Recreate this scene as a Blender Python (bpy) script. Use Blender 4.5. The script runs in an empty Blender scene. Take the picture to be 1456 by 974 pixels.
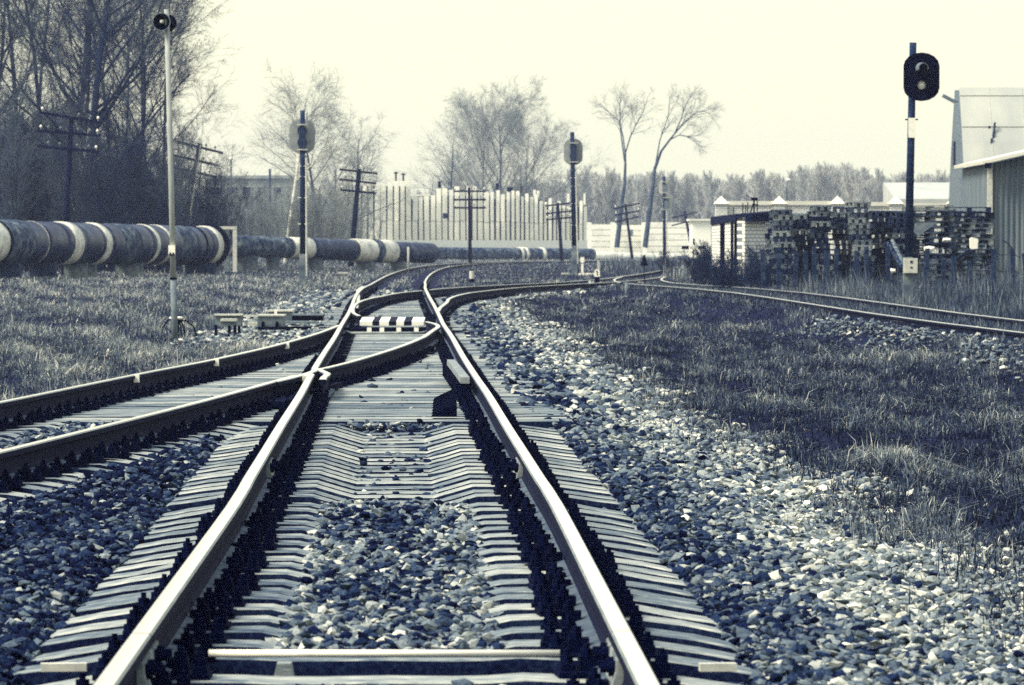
import bpy, math, random
import numpy as np
from mathutils import Vector, Matrix

R = math.radians
rng = np.random.default_rng(7)
random.seed(7)
S = bpy.context.scene
COL = S.collection
EYE = 1.295            # camera height above the rail tops (rail top = z 0)
F, CX, HY = 6250.0, 728.0, 343.0   # long lens: focal length in photo pixels, centre column, horizon row

def X(px, d): return (px - CX) / F * d
def Z(py, d): return EYE - (py - HY) / F * d
def D(py, z=0.0): return (EYE - z) * F / (py - HY)

def sstep(a, b, x):
    t = np.clip((np.asarray(x, float) - a) / (b - a), 0, 1)
    return t * t * (3 - 2 * t)

# ------------------------------------------------------------------ materials
TONES = [(0.0, (.0003, .0005, .009)), (.15, (.0025, .0062, .031)), (.3, (.0145, .029, .067)),
         (.5, (.125, .158, .170)), (.7, (.40, .41, .345)), (.85, (.67, .645, .50)), (1.0, (.93, .89, .70))]

def mat(name, t, amp=.0, scale=6.0, rough=.75, metal=0.0, attr=None, stretch=None, bump=0.0, detail=4, spec=.05,
        amp2=0.0, scale2=1.0, island=0.0):
    m = bpy.data.materials.new(name); m.use_nodes = True
    nt = m.node_tree; N = nt.nodes; L = nt.links
    b = N['Principled BSDF']
    b.inputs['Roughness'].default_value = rough
    b.inputs['Metallic'].default_value = metal
    b.inputs['Specular IOR Level'].default_value = spec
    tc = N.new('ShaderNodeTexCoord')
    src = tc.outputs['Object']
    if stretch:
        mp = N.new('ShaderNodeMapping'); mp.inputs['Scale'].default_value = stretch
        L.new(src, mp.inputs['Vector']); src = mp.outputs['Vector']
    val = N.new('ShaderNodeValue'); val.outputs[0].default_value = t
    cur = val.outputs[0]
    def add(sock, k, off):
        nonlocal cur
        ma = N.new('ShaderNodeMath'); ma.operation = 'MULTIPLY_ADD'
        ma.inputs[1].default_value = k
        L.new(sock, ma.inputs[0])
        a2 = N.new('ShaderNodeMath'); a2.operation = 'ADD'; a2.inputs[1].default_value = off
        L.new(cur, a2.inputs[0]); L.new(a2.outputs[0], ma.inputs[2]); cur = ma.outputs[0]
    nz = None
    if amp or bump:
        nz = N.new('ShaderNodeTexNoise'); nz.inputs['Scale'].default_value = scale
        nz.inputs['Detail'].default_value = detail; nz.inputs['Roughness'].default_value = .65
        L.new(src, nz.inputs['Vector'])
    if amp: add(nz.outputs['Fac'], amp * 4, -amp * 2)
    if amp2:
        n2 = N.new('ShaderNodeTexNoise'); n2.inputs['Scale'].default_value = scale2
        n2.inputs['Detail'].default_value = 3; L.new(src, n2.inputs['Vector'])
        add(n2.outputs['Fac'], amp2 * 4, -amp2 * 2)
    if island:
        oi = N.new('ShaderNodeObjectInfo'); add(oi.outputs['Random'], island * 2, -island)
    if attr:
        at = N.new('ShaderNodeAttribute'); at.attribute_name = attr
        add(at.outputs['Fac'], 1.0, 0.0)
    rp = N.new('ShaderNodeValToRGB'); cr = rp.color_ramp
    while len(cr.elements) < len(TONES): cr.elements.new(.5)
    for e, (p, c) in zip(cr.elements, TONES): e.position = p; e.color = (*c, 1)
    L.new(cur, rp.inputs['Fac']); L.new(rp.outputs['Color'], b.inputs['Base Color'])
    if bump:
        bp = N.new('ShaderNodeBump'); bp.inputs['Strength'].default_value = .6; bp.inputs['Distance'].default_value = bump
        L.new(nz.outputs['Fac'], bp.inputs['Height']); L.new(bp.outputs['Normal'], b.inputs['Normal'])
    return m

M = dict(
    rail_edge=mat('dull_rail_edge', .55, .08, 6, .4, .5, stretch=(9, .6, 9)),
    rail_top=mat('worn_rail_steel', 1.0, .03, 3, .2, .55, stretch=(9, .6, 9)),
    rail_side=mat('rusty_rail_side', .08, .06, 5, .85, spec=.1),
    rail_foot=mat('dusty_rail_foot', .40, .10, 7, .7),
    iron=mat('dark_oily_iron', .055, .05, 18, .9, spec=.03, island=.03),
    iron_lt=mat('grey_painted_iron', .56, .14, 9, .6),
    stain_shade=mat('stained_shaded_sleeper_side', .20, .16, 40, .95, spec=.1, island=.05),  # dirt with shade painted in, so gaps between sleepers read dark
    concrete=mat('weathered_sleeper_concrete', .58, .17, 12, .9, stretch=(.7, 3, 3), bump=.008, island=.09, amp2=.09, scale2=3, detail=9),
    bearer=mat('grey_bearer', .56, .16, 8, .9, stretch=(.5, 8, 8), bump=.006, island=.10, amp2=.06, scale2=1.5, detail=8),
    stone=mat('crushed_stone', .0, .10, 70, .9, attr='tone'),
    blade=mat('dry_grass', .0, .05, 3, .85, attr='tone', spec=.15),
    ground=mat('ground_soil', .0, .11, 9.0, .95, attr='tone', bump=.03, detail=8, spec=.1),
    white=mat('white_paint', .97, .05, 12, .55),
    pale=mat('pale_grey_paint', .76, .10, 12, .6),
    pole_pale=mat('dull_cream_paint', .64, .06, 6, .7, stretch=(3, 3, .5)),
    plate_back=mat('grey_plate_back', .60, .06, 4, .8),
    midgrey=mat('mid_grey_paint', .50, .08, 8, .6),
    grey_dk=mat('dark_grey_paint', .30, .08, 8, .6),
    black=mat('black_enamel', .05, .03, 5, .7, spec=.08),
    navy=mat('near_black_plate', .01, .01, 5, 1.0, spec=.0),
    lens=mat('signal_lens_glass', 1.0, .03, 20, .15),
    pole_wood=mat('dark_timber_pole', .12, .08, 5, .85, stretch=(8, 8, .6)),
    pole_con=mat('mottled_concrete_pole', .26, .12, 7, .85),
    pipe_dk=mat('tarred_pipe_wrap', .27, .20, 1.6, .45, spec=.25, amp2=.10, scale2=5, detail=8),
    pipe_grey=mat('grey_pipe_wrap', .38, .24, 2.0, .6, amp2=.16, scale2=5, detail=8),
    pipe_wh=mat('pale_pipe_band', .86, .20, 2.5, .6, amp2=.10, scale2=9),
    block=mat('stained_concrete_block', .50, .18, 2.5, .9),
    wall=mat('cream_concrete_slab', 1.0, .09, 1.3, .85, amp2=.06, scale2=4, island=.05),
    gap=mat('dark_slab_joint', .28, .1, 2, .9),
    plaster=mat('grey_render', .62, .10, .6, .9),
    window=mat('dull_window_glass', .25, .06, 2, .3),
    roof_pale=mat('pale_roof_sheet', .88, .06, .8, .7),
    hangar=mat('pale_hangar_sheet', .72, .05, .5, .6, stretch=(1, 1, .3)),
    corr=mat('grey_corrugated_sheet', .50, .06, 2, .55, stretch=(1, 1, .2)),
    timber=mat('weathered_pallet_wood', .35, .30, 5, .9, stretch=(1, 6, 6), island=.2),
    cap=mat('tarred_coping', .14, .08, 4, .9),
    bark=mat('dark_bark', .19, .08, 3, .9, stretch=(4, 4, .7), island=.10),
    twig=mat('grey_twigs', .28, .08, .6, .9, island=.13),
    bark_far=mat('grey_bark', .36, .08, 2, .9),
    twig_far=mat('pale_grey_twigs', .58, .05, .5, .9, island=.05),  # lightened for far crowns: distance haze put into the tone
    birch=mat('white_birch_bark', .85, .22, 2.0, .8, stretch=(1, 1, 3)),
    woods=mat('distant_bare_wood', .72, .06, .05, .9),  # pale base tone carries painted distance haze
    bush=mat('dark_bush_twigs', .24, .08, 2, .9),
)
# white brick
def brick_mat():
    m = mat('white_brick', .9); nt = m.node_tree; N = nt.nodes; L = nt.links
    b = N['Principled BSDF']
    tc = N.new('ShaderNodeTexCoord'); mp = N.new('ShaderNodeMapping')
    sx = N.new('ShaderNodeSeparateXYZ'); cx = N.new('ShaderNodeCombineXYZ'); ad = N.new('ShaderNodeMath'); ad.operation = 'ADD'
    L.new(tc.outputs['Object'], sx.inputs[0]); L.new(sx.outputs[0], ad.inputs[0]); L.new(sx.outputs[1], ad.inputs[1])
    L.new(ad.outputs[0], cx.inputs[0]); L.new(sx.outputs[2], cx.inputs[1])
    br = N.new('ShaderNodeTexBrick')
    br.inputs['Scale'].default_value = 1.0; br.inputs['Brick Width'].default_value = .27; br.inputs['Row Height'].default_value = .11
    br.inputs['Mortar Size'].default_value = .012
    br.inputs['Color1'].default_value = (.88, .86, .70, 1); br.inputs['Color2'].default_value = (.74, .73, .60, 1)
    br.inputs['Mortar'].default_value = (.18, .2, .2, 1)
    L.new(cx.outputs[0], br.inputs['Vector']); L.new(br.outputs['Color'], b.inputs['Base Color'])
    return m
M['brick'] = brick_mat()

# ------------------------------------------------------------------ mesh helpers
class MB:
    def __init__(s): s.v = []; s.f = []; s.m = []; s.smooth = False
    def add(s, vs, fs, mi=0):
        o = len(s.v); s.v += [tuple(v) for v in vs]; s.f += [tuple(i + o for i in f) for f in fs]; s.m += [mi] * len(fs); return s
    def box(s, c, sz, rz=0, mi=0, rx=0, ry=0, taper=1.0):
        hx, hy, hz = sz[0] / 2, sz[1] / 2, sz[2] / 2
        mt = Matrix.Translation(c) @ Matrix.Rotation(rz, 4, 'Z') @ Matrix.Rotation(ry, 4, 'Y') @ Matrix.Rotation(rx, 4, 'X')
        vs = [mt @ Vector((x * hx * (taper if z > 0 else 1), y * hy * (taper if z > 0 else 1), z * hz)) for z in (-1, 1) for y in (-1, 1) for x in (-1, 1)]
        return s.add(vs, [(0, 2, 3, 1), (4, 5, 7, 6), (0, 1, 5, 4), (2, 6, 7, 3), (0, 4, 6, 2), (1, 3, 7, 5)], mi)
    def tube(s, pts, r, n=8, mi=0, cap=True):
        pts = [Vector(p) for p in pts]; k = len(pts)
        rs = [r] * k if not hasattr(r, '__len__') else list(r)
        o = len(s.v); up = Vector((0, 0, 1))
        for i, p in enumerate(pts):
            t = (pts[min(i + 1, k - 1)] - pts[max(i - 1, 0)]).normalized()
            a = up if abs(t.dot(up)) < .95 else Vector((1, 0, 0))
            u = t.cross(a).normalized(); w = t.cross(u)
            for j in range(n):
                an = 2 * math.pi * j / n
                s.v.append(tuple(p + (u * math.cos(an) + w * math.sin(an)) * rs[i]))
        for i in range(k - 1):
            for j in range(n):
                a = o + i * n + j; b = o + i * n + (j + 1) % n
                s.f.append((a, b, b + n, a + n)); s.m.append(mi)
        if cap:
            s.f.append(tuple(o + j for j in range(n))); s.m.append(mi)
            s.f.append(tuple(o + (k - 1) * n + j for j in reversed(range(n)))); s.m.append(mi)
        return s
    def prism(s, prof, y0, y1, mi=0, axis='Y', origin=(0, 0, 0)):
        """closed 2D outline extruded along an axis (outline in XZ for Y, in YZ for X, in XY for Z)"""
        n = len(prof); vs = []
        for q in (y0, y1):
            for a, b in prof:
                p = (a, q, b) if axis == 'Y' else ((q, a, b) if axis == 'X' else (a, b, q))
                vs.append((p[0] + origin[0], p[1] + origin[1], p[2] + origin[2]))
        fs = [tuple(range(n)), tuple(reversed(range(n, 2 * n)))] + [(i, i + n, (i + 1) % n + n, (i + 1) % n) for i in range(n)]
        return s.add(vs, fs, mi)
    def lathe(s, prof, c, axis, n=20, mi=0):
        """(r, h) profile turned round an axis through c"""
        ax = Vector(axis).normalized(); a = Vector((0, 0, 1)) if abs(ax.z) < .9 else Vector((1, 0, 0))
        u = ax.cross(a).normalized(); w = ax.cross(u); c = Vector(c); vs = []
        for r, h in prof:
            for j in range(n):
                an = 2 * math.pi * j / n
                vs.append(c + ax * h + (u * math.cos(an) + w * math.sin(an)) * r)
        fs = []
        for i in range(len(prof) - 1):
            for j in range(n):
                fs.append((i * n + j, i * n + (j + 1) % n, (i + 1) * n + (j + 1) % n, (i + 1) * n + j))
        return s.add(vs, fs, mi)
    def mesh(s, name, mats, smooth=False):
        me = bpy.data.meshes.new(name); me.from_pydata(s.v, [], s.f)
        for m in (mats if isinstance(mats, (list, tuple)) else [mats]): me.materials.append(M[m] if isinstance(m, str) else m)
        me.polygons.foreach_set('material_index', s.m)
        me.polygons.foreach_set('use_smooth', [smooth] * len(s.f))
        me.update()
        import bmesh
        bm = bmesh.new(); bm.from_mesh(me); bmesh.ops.recalc_face_normals(bm, faces=bm.faces); bm.to_mesh(me); bm.free()
        return me
    def obj(s, name, mats, parent=None, smooth=False, loc=(0, 0, 0)):
        return link(name, s.mesh(name, mats, smooth), parent, loc)

def link(name, me, parent=None, loc=(0, 0, 0), rz=0.0):
    o = bpy.data.objects.new(name, me); COL.objects.link(o); o.location = loc; o.rotation_euler = (0, 0, rz)
    if parent: o.parent = parent
    return o
def tag(o, label, cat, group=None):
    o['label'] = label; o['category'] = cat
    if group: o['group'] = group
    return o
def empty(name, loc, label, cat, group=None, rz=0):
    o = link(name, None, None, loc, rz); o.empty_display_size = .2
    return tag(o, label, cat, group)
def struct(o, kind='structure'): o['kind'] = kind; return o

def fast_mesh(name, V, faces_list, mats, tone=None, smooth=False):
    """V (n,3); faces_list = list of (m,k) index arrays"""
    me = bpy.data.meshes.new(name)
    me.vertices.add(len(V)); me.vertices.foreach_set('co', np.ascontiguousarray(V, np.float32).ravel())
    loops = np.concatenate([f.ravel() for f in faces_list]).astype(np.int32)
    tot = np.concatenate([np.full(len(f), f.shape[1]) for f in faces_list]).astype(np.int32)
    st = np.concatenate([[0], np.cumsum(tot)[:-1]]).astype(np.int32)
    me.loops.add(len(loops)); me.loops.foreach_set('vertex_index', loops)
    me.polygons.add(len(tot)); me.polygons.foreach_set('loop_start', st); me.polygons.foreach_set('loop_total', tot)
    me.polygons.foreach_set('use_smooth', np.full(len(tot), smooth, bool))
    for m in mats: me.materials.append(M[m])
    if tone is not None:
        a = me.attributes.new('tone', 'FLOAT', 'POINT'); a.data.foreach_set('value', np.ascontiguousarray(tone, np.float32))
    me.update(calc_edges=True)
    return me

# ------------------------------------------------------------------ track alignment (plan: X, d)
def curve(pts, step=1.0):
    p = np.array(pts, float); n = len(p); out = []
    for i in range(n - 1):
        p0, p1, p2, p3 = p[max(i - 1, 0)], p[i], p[i + 1], p[min(i + 2, n - 1)]
        k = max(2, int(np.linalg.norm(p2 - p1) / step))
        for j in range(k):
            t = j / k
            out.append(.5 * ((2 * p1) + (-p0 + p2) * t + (2 * p0 - 5 * p1 + 4 * p2 - p3) * t * t + (-p0 + 3 * p1 - 3 * p2 + p3) * t ** 3))
    out.append(p[-1]); return np.array(out)
ZP = np.array([(0, 0), (70, 0), (78, .02), (86, .06), (94, .10), (101, .12), (110, .11), (118, .085), (126, .05), (136, .015), (146, 0), (800, 0)], float)
def zp(d): return np.interp(d, ZP[:, 0], ZP[:, 1])

HALF = .797
MAIN = curve([(-.19, 5), (-.335, 10), (-.43, 14.5), (-.575, 21.6), (-.645, 24.1), (-.735, 27.4), (-.845, 31.4), (-1.0, 37.3), (-1.155, 42.6), (-1.36, 50), (-1.62, 60), (-1.875, 69),
              (-2.08, 77), (-2.30, 85), (-2.56, 94), (-2.82, 104), (-3.05, 114), (-3.28, 126), (-3.60, 142), (-3.92, 165), (-4.12, 190), (-4.10, 215), (-3.55, 240), (-2.0, 264), (.8, 281), (5, 291), (12, 298), (24, 303)])
SIDE = curve([(-2.08, 77), (-2.18, 86), (-1.98, 97), (-1.25, 107), (-.25, 118), (1.02, 129), (2.55, 140), (3.75, 150), (5.0, 164), (6.3, 180), (7.6, 198), (9.5, 225)])
LEFT = curve([(-1.875, 69), (-1.95, 62), (-2.15, 55), (-2.50, 48), (-2.86, 43), (-3.30, 36), (-3.74, 30), (-4.2, 24), (-4.7, 17)])
RIGHT = curve([(9.5, 36), (8.75, 50), (7.85, 66.5), (6.85, 84), (5.9, 101), (5.1, 116), (4.45, 128), (4.15, 138), (4.3, 150), (5.0, 164)])

def offset(c, off):
    t = np.gradient(c, axis=0); t /= np.linalg.norm(t, axis=1)[:, None]
    return c + off * np.stack([t[:, 1], -t[:, 0]], 1)
def cut(c, a, b):
    m = (c[:, 1] > a + .05) & (c[:, 1] < b - .05); q = c[m]
    o = np.argsort(c[:, 1]); e = lambda v: np.array([[np.interp(v, c[o, 1], c[o, 0]), v]])
    if c[:, 1].min() < a: q = np.vstack([e(a), q])
    if c[-1, 1] > b and c[:, 1].max() > b: q = np.vstack([q, e(b)])
    return q
def cx_of(c, d):
    o = np.argsort(c[:, 1]); return np.interp(d, c[o, 1], c[o, 0])
ML, MR = offset(MAIN, -HALF), offset(MAIN, HALF)
SL, SR = offset(SIDE, -HALF), offset(SIDE, HALF)
LEFT_R = LEFT[::-1]                       # ordered near -> far so +off is to the right
LL, LR = offset(LEFT_R, -HALF), offset(LEFT_R, HALF)
RL, RR = offset(RIGHT, -HALF), offset(RIGHT, HALF)

PROF = [(-.075, -.18), (.075, -.18), (.075, -.167), (.022, -.150), (.011, -.122), (.010, -.055), (.0365, -.043), (.0365, -.009), (.029, -.001), (.012, .0005), (-.012, .0005),
        (-.029, -.001), (-.0365, -.009), (-.0365, -.043), (-.010, -.055), (-.011, -.122), (-.022, -.150), (-.075, -.167)]
PMAT = [1, 1, 2, 1, 1, 1, 1, 3, 0, 0, 0, 3, 1, 1, 1, 1, 2, 1]
def rail(plan, label, name='rail', dz=0.0, group=None, sides=('rail_top', 'rail_side', 'rail_foot', 'rail_edge'), narrow=None):
    k = len(plan); d = plan[:, 1]; mb = MB()
    t = np.gradient(plan, axis=0); t /= np.linalg.norm(t, axis=1)[:, None]; nrm = np.stack([t[:, 1], -t[:, 0]], 1)
    n = len(PROF)
    for i in range(k):
        for a, b in PROF:
            q = plan[i] + nrm[i] * a * (1 if narrow is None else narrow[i])
            mb.v.append((q[0], q[1], b + float(zp(d[i])) + dz))
    for i in range(k - 1):
        for j in range(n):
            a = i * n + j; b = i * n + (j + 1) % n
            mb.f.append((a, b, b + n, a + n)); mb.m.append(PMAT[j])
    mb.f.append(tuple(range(n))); mb.m.append(1); mb.f.append(tuple(range((k - 1) * n, k * n))); mb.m.append(1)
    o = mb.obj(name, list(sides)); tag(o, label, 'rail', group); return o

def fishplate(parent, plan, d0):
    x = cx_of(plan, d0); a = math.atan2(-(cx_of(plan, d0 + 1) - cx_of(plan, d0 - 1)), 2)
    for sx in (-1, 1):
        mb = MB()
        mb.prism([(.012 * sx, -.145), (.05 * sx, -.150), (.036 * sx, -.10), (.034 * sx, -.062), (.012 * sx, -.057)], -.40, .40)
        o = mb.obj('fishplate', 'iron_lt', parent, loc=(x, d0, 0)); o.rotation_euler.z = a
        for q in (-.32, -.18, .18, .32):
            MB().lathe([(0, .0), (.026, .0), (.026, .028), (.014, .03), (.014, .055), (0, .055)], (sx * .03, q, -.095), (sx, 0, 0), 8).obj('bolt', 'iron', o)

r1 = rail(cut(ML, 7, 14.49), 'near end of left running rail, below the joint at the bottom of picture')
r2 = rail(cut(MR, 7, 14.59), 'near end of right running rail, below the joint at the bottom of picture')
r3 = rail(np.vstack([cut(ML, 14.505, 27.2)]), 'shiny left running rail between the two bolted joints of the main track')
r4 = rail(np.vstack([cut(MR, 14.605, 27.2)]), 'shiny right running rail between the two bolted joints of the main track')
fishplate(r3, ML, 14.5); fishplate(r4, MR, 14.6)
r5 = rail(cut(ML, 27.22, 42.9), 'left main rail from its bolted joint up to the frog where rails cross')
r6 = rail(cut(MR, 27.22, 400), 'right main rail running from the bolted joint through both switches into the far bend')
fishplate(r5, ML, 27.2); fishplate(r6, MR, 27.2)
wl = np.vstack([np.array([[-2.20, 40.6], [-2.115, 41.6], [-2.03, 42.9], [-1.985, 44.0]]), cut(ML, 45, 400)])
r7 = rail(curve(wl, .8), 'left main rail beyond the frog, curving away to the far bend')
r8 = rail(cut(LR, 10, 42.4), 'inner rail of the branch track leaving to the left, ending at the frog')
r9 = rail(cut(LL, 10, 68.0), 'outer rail of the branch track leaving to the left, next to the grass')
cl = np.vstack([np.array([[-1.775, 41.2], [-1.80, 42.0], [-1.815, 43.2]]), cut(LR, 44.5, 60), np.array([[-1.155, 64], [-1.125, 66.8], [-1.20, 69], [-1.375, 70.8]])])
for c_, dd_, par, sx in ((LL, 42.6, r9, 1), (LL, 48.2, r9, 1), (LL, 56, r9, 1)):
    MB().box((cx_of(c_, dd_) + .045, dd_, -.035), (.05, .10, .075)).obj('white_mark', 'white', par)
r10 = rail(curve(cl, .5), 'curved closure rail sweeping from the frog across to the right main rail')
r11 = rail(curve(np.vstack([np.array([[-2.62, 75.6], [-2.83, 78.5], [-3.0, 83], [-3.09, 88], [-3.02, 92]]), cut(SL, 95, 105.6)]), .5), 'closure rail with hooked tip behind the striped board')
r12 = rail(cut(SL, 107.2, 226), 'left rail of the siding that leaves to the right beyond the crossing')
r13 = rail(np.vstack([np.array([[-1.34, 79.5], [-1.36, 83], [-1.31, 88]]), cut(SR, 92, 226)]), 'curved right rail of the siding beside the gravel edge')
r14 = rail(cut(RL, 36, 134), 'nearer rail of the grassy track at the right edge')
r15 = rail(cut(RR, 36, 164), 'farther rail of the grassy track at the right edge')
r16 = rail(cut(RL, 136, 160), 'short crossing rail of the far switch near the number stake')
# stock rail bulge left of the switch
r17 = rail(curve([(-2.98, 84), (-3.22, 92), (-3.5, 100), (-3.86, 110), (-4.2, 124)], 1), 'thin guard rail close along the left main rail past the striped board', dz=-.03)

# check rail beside the right main rail
cr = MB(); ch = empty('check_rail', (0, 0, 0), 'short ribbed check rail with pale top beside right main rail at the frog', 'check rail')
pl = np.array([[-.44, 41.2], [-.485, 42.5], [-.555, 44.5], [-.66, 47.4]])
pl = curve(pl, .3)
mb = MB()
for i in range(len(pl) - 1):
    a, b = pl[i], pl[i + 1]; c = (a + b) / 2; an = math.atan2(-(b[0] - a[0]), b[1] - a[1])
    mb.box((c[0], c[1], -.01), (.085, float(np.linalg.norm(b - a)) * .99, .06), an)
mb.obj('running_bar', 'iron_lt', ch)
for d0 in np.arange(41.3, 47.4, .62):
    x = cx_of(pl, d0); MB().box((x - .02, d0, -.09), (.16, .14, .11), .03).obj('bracket_rib', 'iron', ch)
for i, d0 in enumerate(np.arange(37.2, 41.4, .62)):
    x = -.52 - (d0 - 36) * .014
    MB().prism([(-.15, -.19), (.07, -.19), (.07, -.10), (.03, -.085), (-.13, -.16)], -.04, .04).obj('brace_chair', 'iron', ch, False, (x, d0, 0))

# frog casting, between the crossing rails
fg = MB(); fg.prism([(-2.35, 39.2), (-2.04, 39.2), (-1.72, 44.6), (-1.95, 44.6)], -.19, -.135, axis='Z')
fo = fg.obj('frog_baseplate', 'iron'); tag(fo, 'dark frog baseplate under the crossing of left main rail and branch rail', 'frog')
fg = MB(); fg.prism([(-2.015, 42.2), (-1.945, 42.2), (-1.965, 43.7)], -.05, .002, axis='Z')
tag(fg.obj('frog_nose', 'rail_top'), 'pointed bright frog nose where the branch rail meets left main rail', 'frog')

# ------------------------------------------------------------------ sleepers
def fastening_mesh():
    mb = MB()
    mb.box((0, 0, -.192), (.40, .17, .022))
    for sx in (-1, 1):
        mb.box((sx * .085, 0, -.155), (.075, .075, .05)); mb.box((sx * .165, 0, -.172), (.05, .10, .03))
        mb.tube([(sx * .095, 0, -.18), (sx * .095, 0, -.088)], .013, 6); mb.tube([(sx * .095, 0, -.14), (sx * .095, 0, -.108)], .025, 6)
        mb.tube([(sx * .165, .0, -.18), (sx * .165, .0, -.108)], .012, 6); mb.tube([(sx * .165, 0, -.16), (sx * .165, 0, -.130)], .025, 6)
    return mb.mesh('rail_fastening', 'iron')
FAST = fastening_mesh()
def sleeper_mesh(seed, w=.19, mid=-.262, end=-.262):
    rr = np.random.default_rng(seed); us = [-1.35, -1.32, -1.18, -1.0, -.85, -.65, -.48, -.36, -.24, 0, .24, .36, .48, .65, .85, 1.0, 1.18, 1.32, 1.35]
    mb = MB(); n = len(us)
    def top(u):
        a = abs(u)
        if a < .24: z = mid
        elif a < .48: z = mid + (-.203 - mid) * (a - .24) / .24
        elif a < .98: z = -.203
        else: z = -.203 + (end + .203) * (a - .98) / .37
        return z - (.012 if a > 1.34 else 0)
    ring = 8
    for u in us:
        z = top(u) + rr.normal(0, .0025); h = w / 2 * (1 + rr.normal(0, .03)); sk = rr.normal(0, .004)
        for y, zz in ((-h - .008, -.46), (-h - .003, z - .03), (-h, z - .006), (-h + .010, z), (h - .010, z), (h, z - .006), (h + .003, z - .03), (h + .008, -.46)):
            mb.v.append((u, y + sk, zz))
    for i in range(n - 1):
        for j in range(ring):
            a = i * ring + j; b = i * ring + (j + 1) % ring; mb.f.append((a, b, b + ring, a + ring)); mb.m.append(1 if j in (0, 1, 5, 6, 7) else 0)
    mb.f += [tuple(range(ring)), tuple(range((n - 1) * ring, n * ring))]; mb.m += [0, 0]
    return mb.mesh('sleeper', ['concrete', 'stain_shade'], False)
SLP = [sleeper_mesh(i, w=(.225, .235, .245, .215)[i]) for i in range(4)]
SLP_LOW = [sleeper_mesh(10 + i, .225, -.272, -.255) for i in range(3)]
PLATE = (MB().box((0, 0, -.192), (.40, .17, .022)).box((-.09, 0, -.155), (.07, .08, .06)).box((.09, 0, -.155), (.07, .08, .06))
         ).mesh('rail_fastening', 'iron')

def put_sleeper(me, c, d, label, group, xs, name='concrete_sleeper', fast=FAST, jit=.018):
    x = cx_of(c, d); a = math.atan2(-(cx_of(c, d + .5) - cx_of(c, d - .5)), 1.0)
    o = link(name, me, None, (x, d, float(zp(d)) + random.gauss(0, .003)), a + random.gauss(0, jit))
    tag(o, label, 'sleeper', group)
    for u in xs:
        k = link('rail_fastening', fast, o, (u + random.gauss(0, .012), random.gauss(0, .02), random.gauss(-.006, .008)), random.gauss(0, .06))
    return o
GN = 'sleepers of the main track near the camera'
d = 10.2; near_ds = []
while d < 25.6:
    near_ds.append(d); d += max(.40, random.gauss(.515, .05))
near_ds = [q for q in near_ds if not (14.66 < q < 16.22)]
for q in near_ds:
    put_sleeper(SLP[random.randrange(4)], MAIN, q, 'pale worn concrete sleeper of the near main track, its middle buried in stones', GN, (-HALF, HALF))
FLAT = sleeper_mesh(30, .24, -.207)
for q in (15.05, 15.86):
    put_sleeper(FLAT, MAIN, q, 'flat full-length concrete sleeper %s the pale tie rod' % ('just in front of' if q < 15.5 else 'just behind'), GN, (-HALF, HALF))
d = 25.9
while d < 36.2:
    put_sleeper(SLP_LOW[random.randrange(3)], MAIN, d, 'pale concrete sleeper with bare stepped middle, between near stones and switch bearers', 'bare sleepers of the main track', (-HALF, HALF), jit=.005); d += .52
d = 22.0
while d < 36.4:
    put_sleeper(SLP[random.randrange(4)], LEFT_R, d, 'pale concrete sleeper under the branch track leaving to the left', 'sleepers of the left branch track', (-HALF, HALF)); d += .55
def bearer(d, x0, x1, label, group, rails, fine=True):
    L = x1 - x0; mb = MB(); h = .125
    n = max(4, int(L / .4)); 
    for i in range(n + 1):
        u = L * i / n; z = -.203 + random.gauss(0, .002); wv = random.gauss(0, .004)
        mb.v += [(u, -h - .004 + wv, -.42), (u, -h + wv, z - .008), (u, -h + .010 + wv, z), (u, h - .010 + wv, z), (u, h + wv, z - .008), (u, h + .004 + wv, -.42)]
    for i in range(n):
        for j in range(6):
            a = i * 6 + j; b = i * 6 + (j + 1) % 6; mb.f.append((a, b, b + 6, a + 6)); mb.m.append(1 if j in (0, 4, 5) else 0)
    mb.f += [tuple(range(6)), tuple(range(n * 6, n * 6 + 6))]; mb.m += [0, 0]
    o = mb.obj('switch_bearer', ['bearer', 'stain_shade'], None, False, (x0, d, float(zp(d)) + random.gauss(0, .002)))
    o.rotation_euler.z = .027 + random.gauss(0, .003); tag(o, label, 'bearer', group)
    for c in rails:
        if c[:, 1].min() - .3 <= d <= c[:, 1].max() + .3:
            link('rail_fastening', FAST if fine else PLATE, o, (cx_of(c, d) - x0, random.gauss(0, .02), random.gauss(-.006, .006)), random.gauss(0, .06))
    return o
d = 36.75
while d < 75.5:
    if d < 69: x0 = cx_of(LEFT_R, d) - 1.30 - random.random() * .08
    else: x0 = cx_of(MAIN, d) - 1.35
    x1 = cx_of(MAIN, d) + 1.32 + random.random() * .06 + (.12 if d < 52 else 0)
    if 72.0 < d < 74.0: d += .5; continue
    bearer(d, x0, x1, 'long pale flat bearer under the nearer switch', 'bearers under the nearer switch', (ML, MR, LL, cut(LR, 10, 60)), d < 55); d += .50 if d < 60 else .56
d = 76.5
while d < 112:
    x0 = cx_of(MAIN, d) - 1.3; x1 = max(cx_of(MAIN, d), cx_of(SIDE, d)) + 1.35
    bearer(d, x0, x1, 'long pale bearer under the farther switch beyond the striped board', 'bearers under the farther switch', (ML, MR, SL, SR), False); d += .62
d = 52.0
while d < 104:
    put_sleeper(SLP_LOW[0], RIGHT, d, 'weathered sleeper half buried under the grassy right track', 'sleepers of the right track', (-HALF, HALF), fast=PLATE); d += .9
for dd in np.arange(113, 150, 1.1):
    put_sleeper(SLP_LOW[1], MAIN, float(dd), 'distant sleeper under the main track past both switches', 'distant sleepers of the main track', (-HALF, HALF), fast=PLATE)

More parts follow.
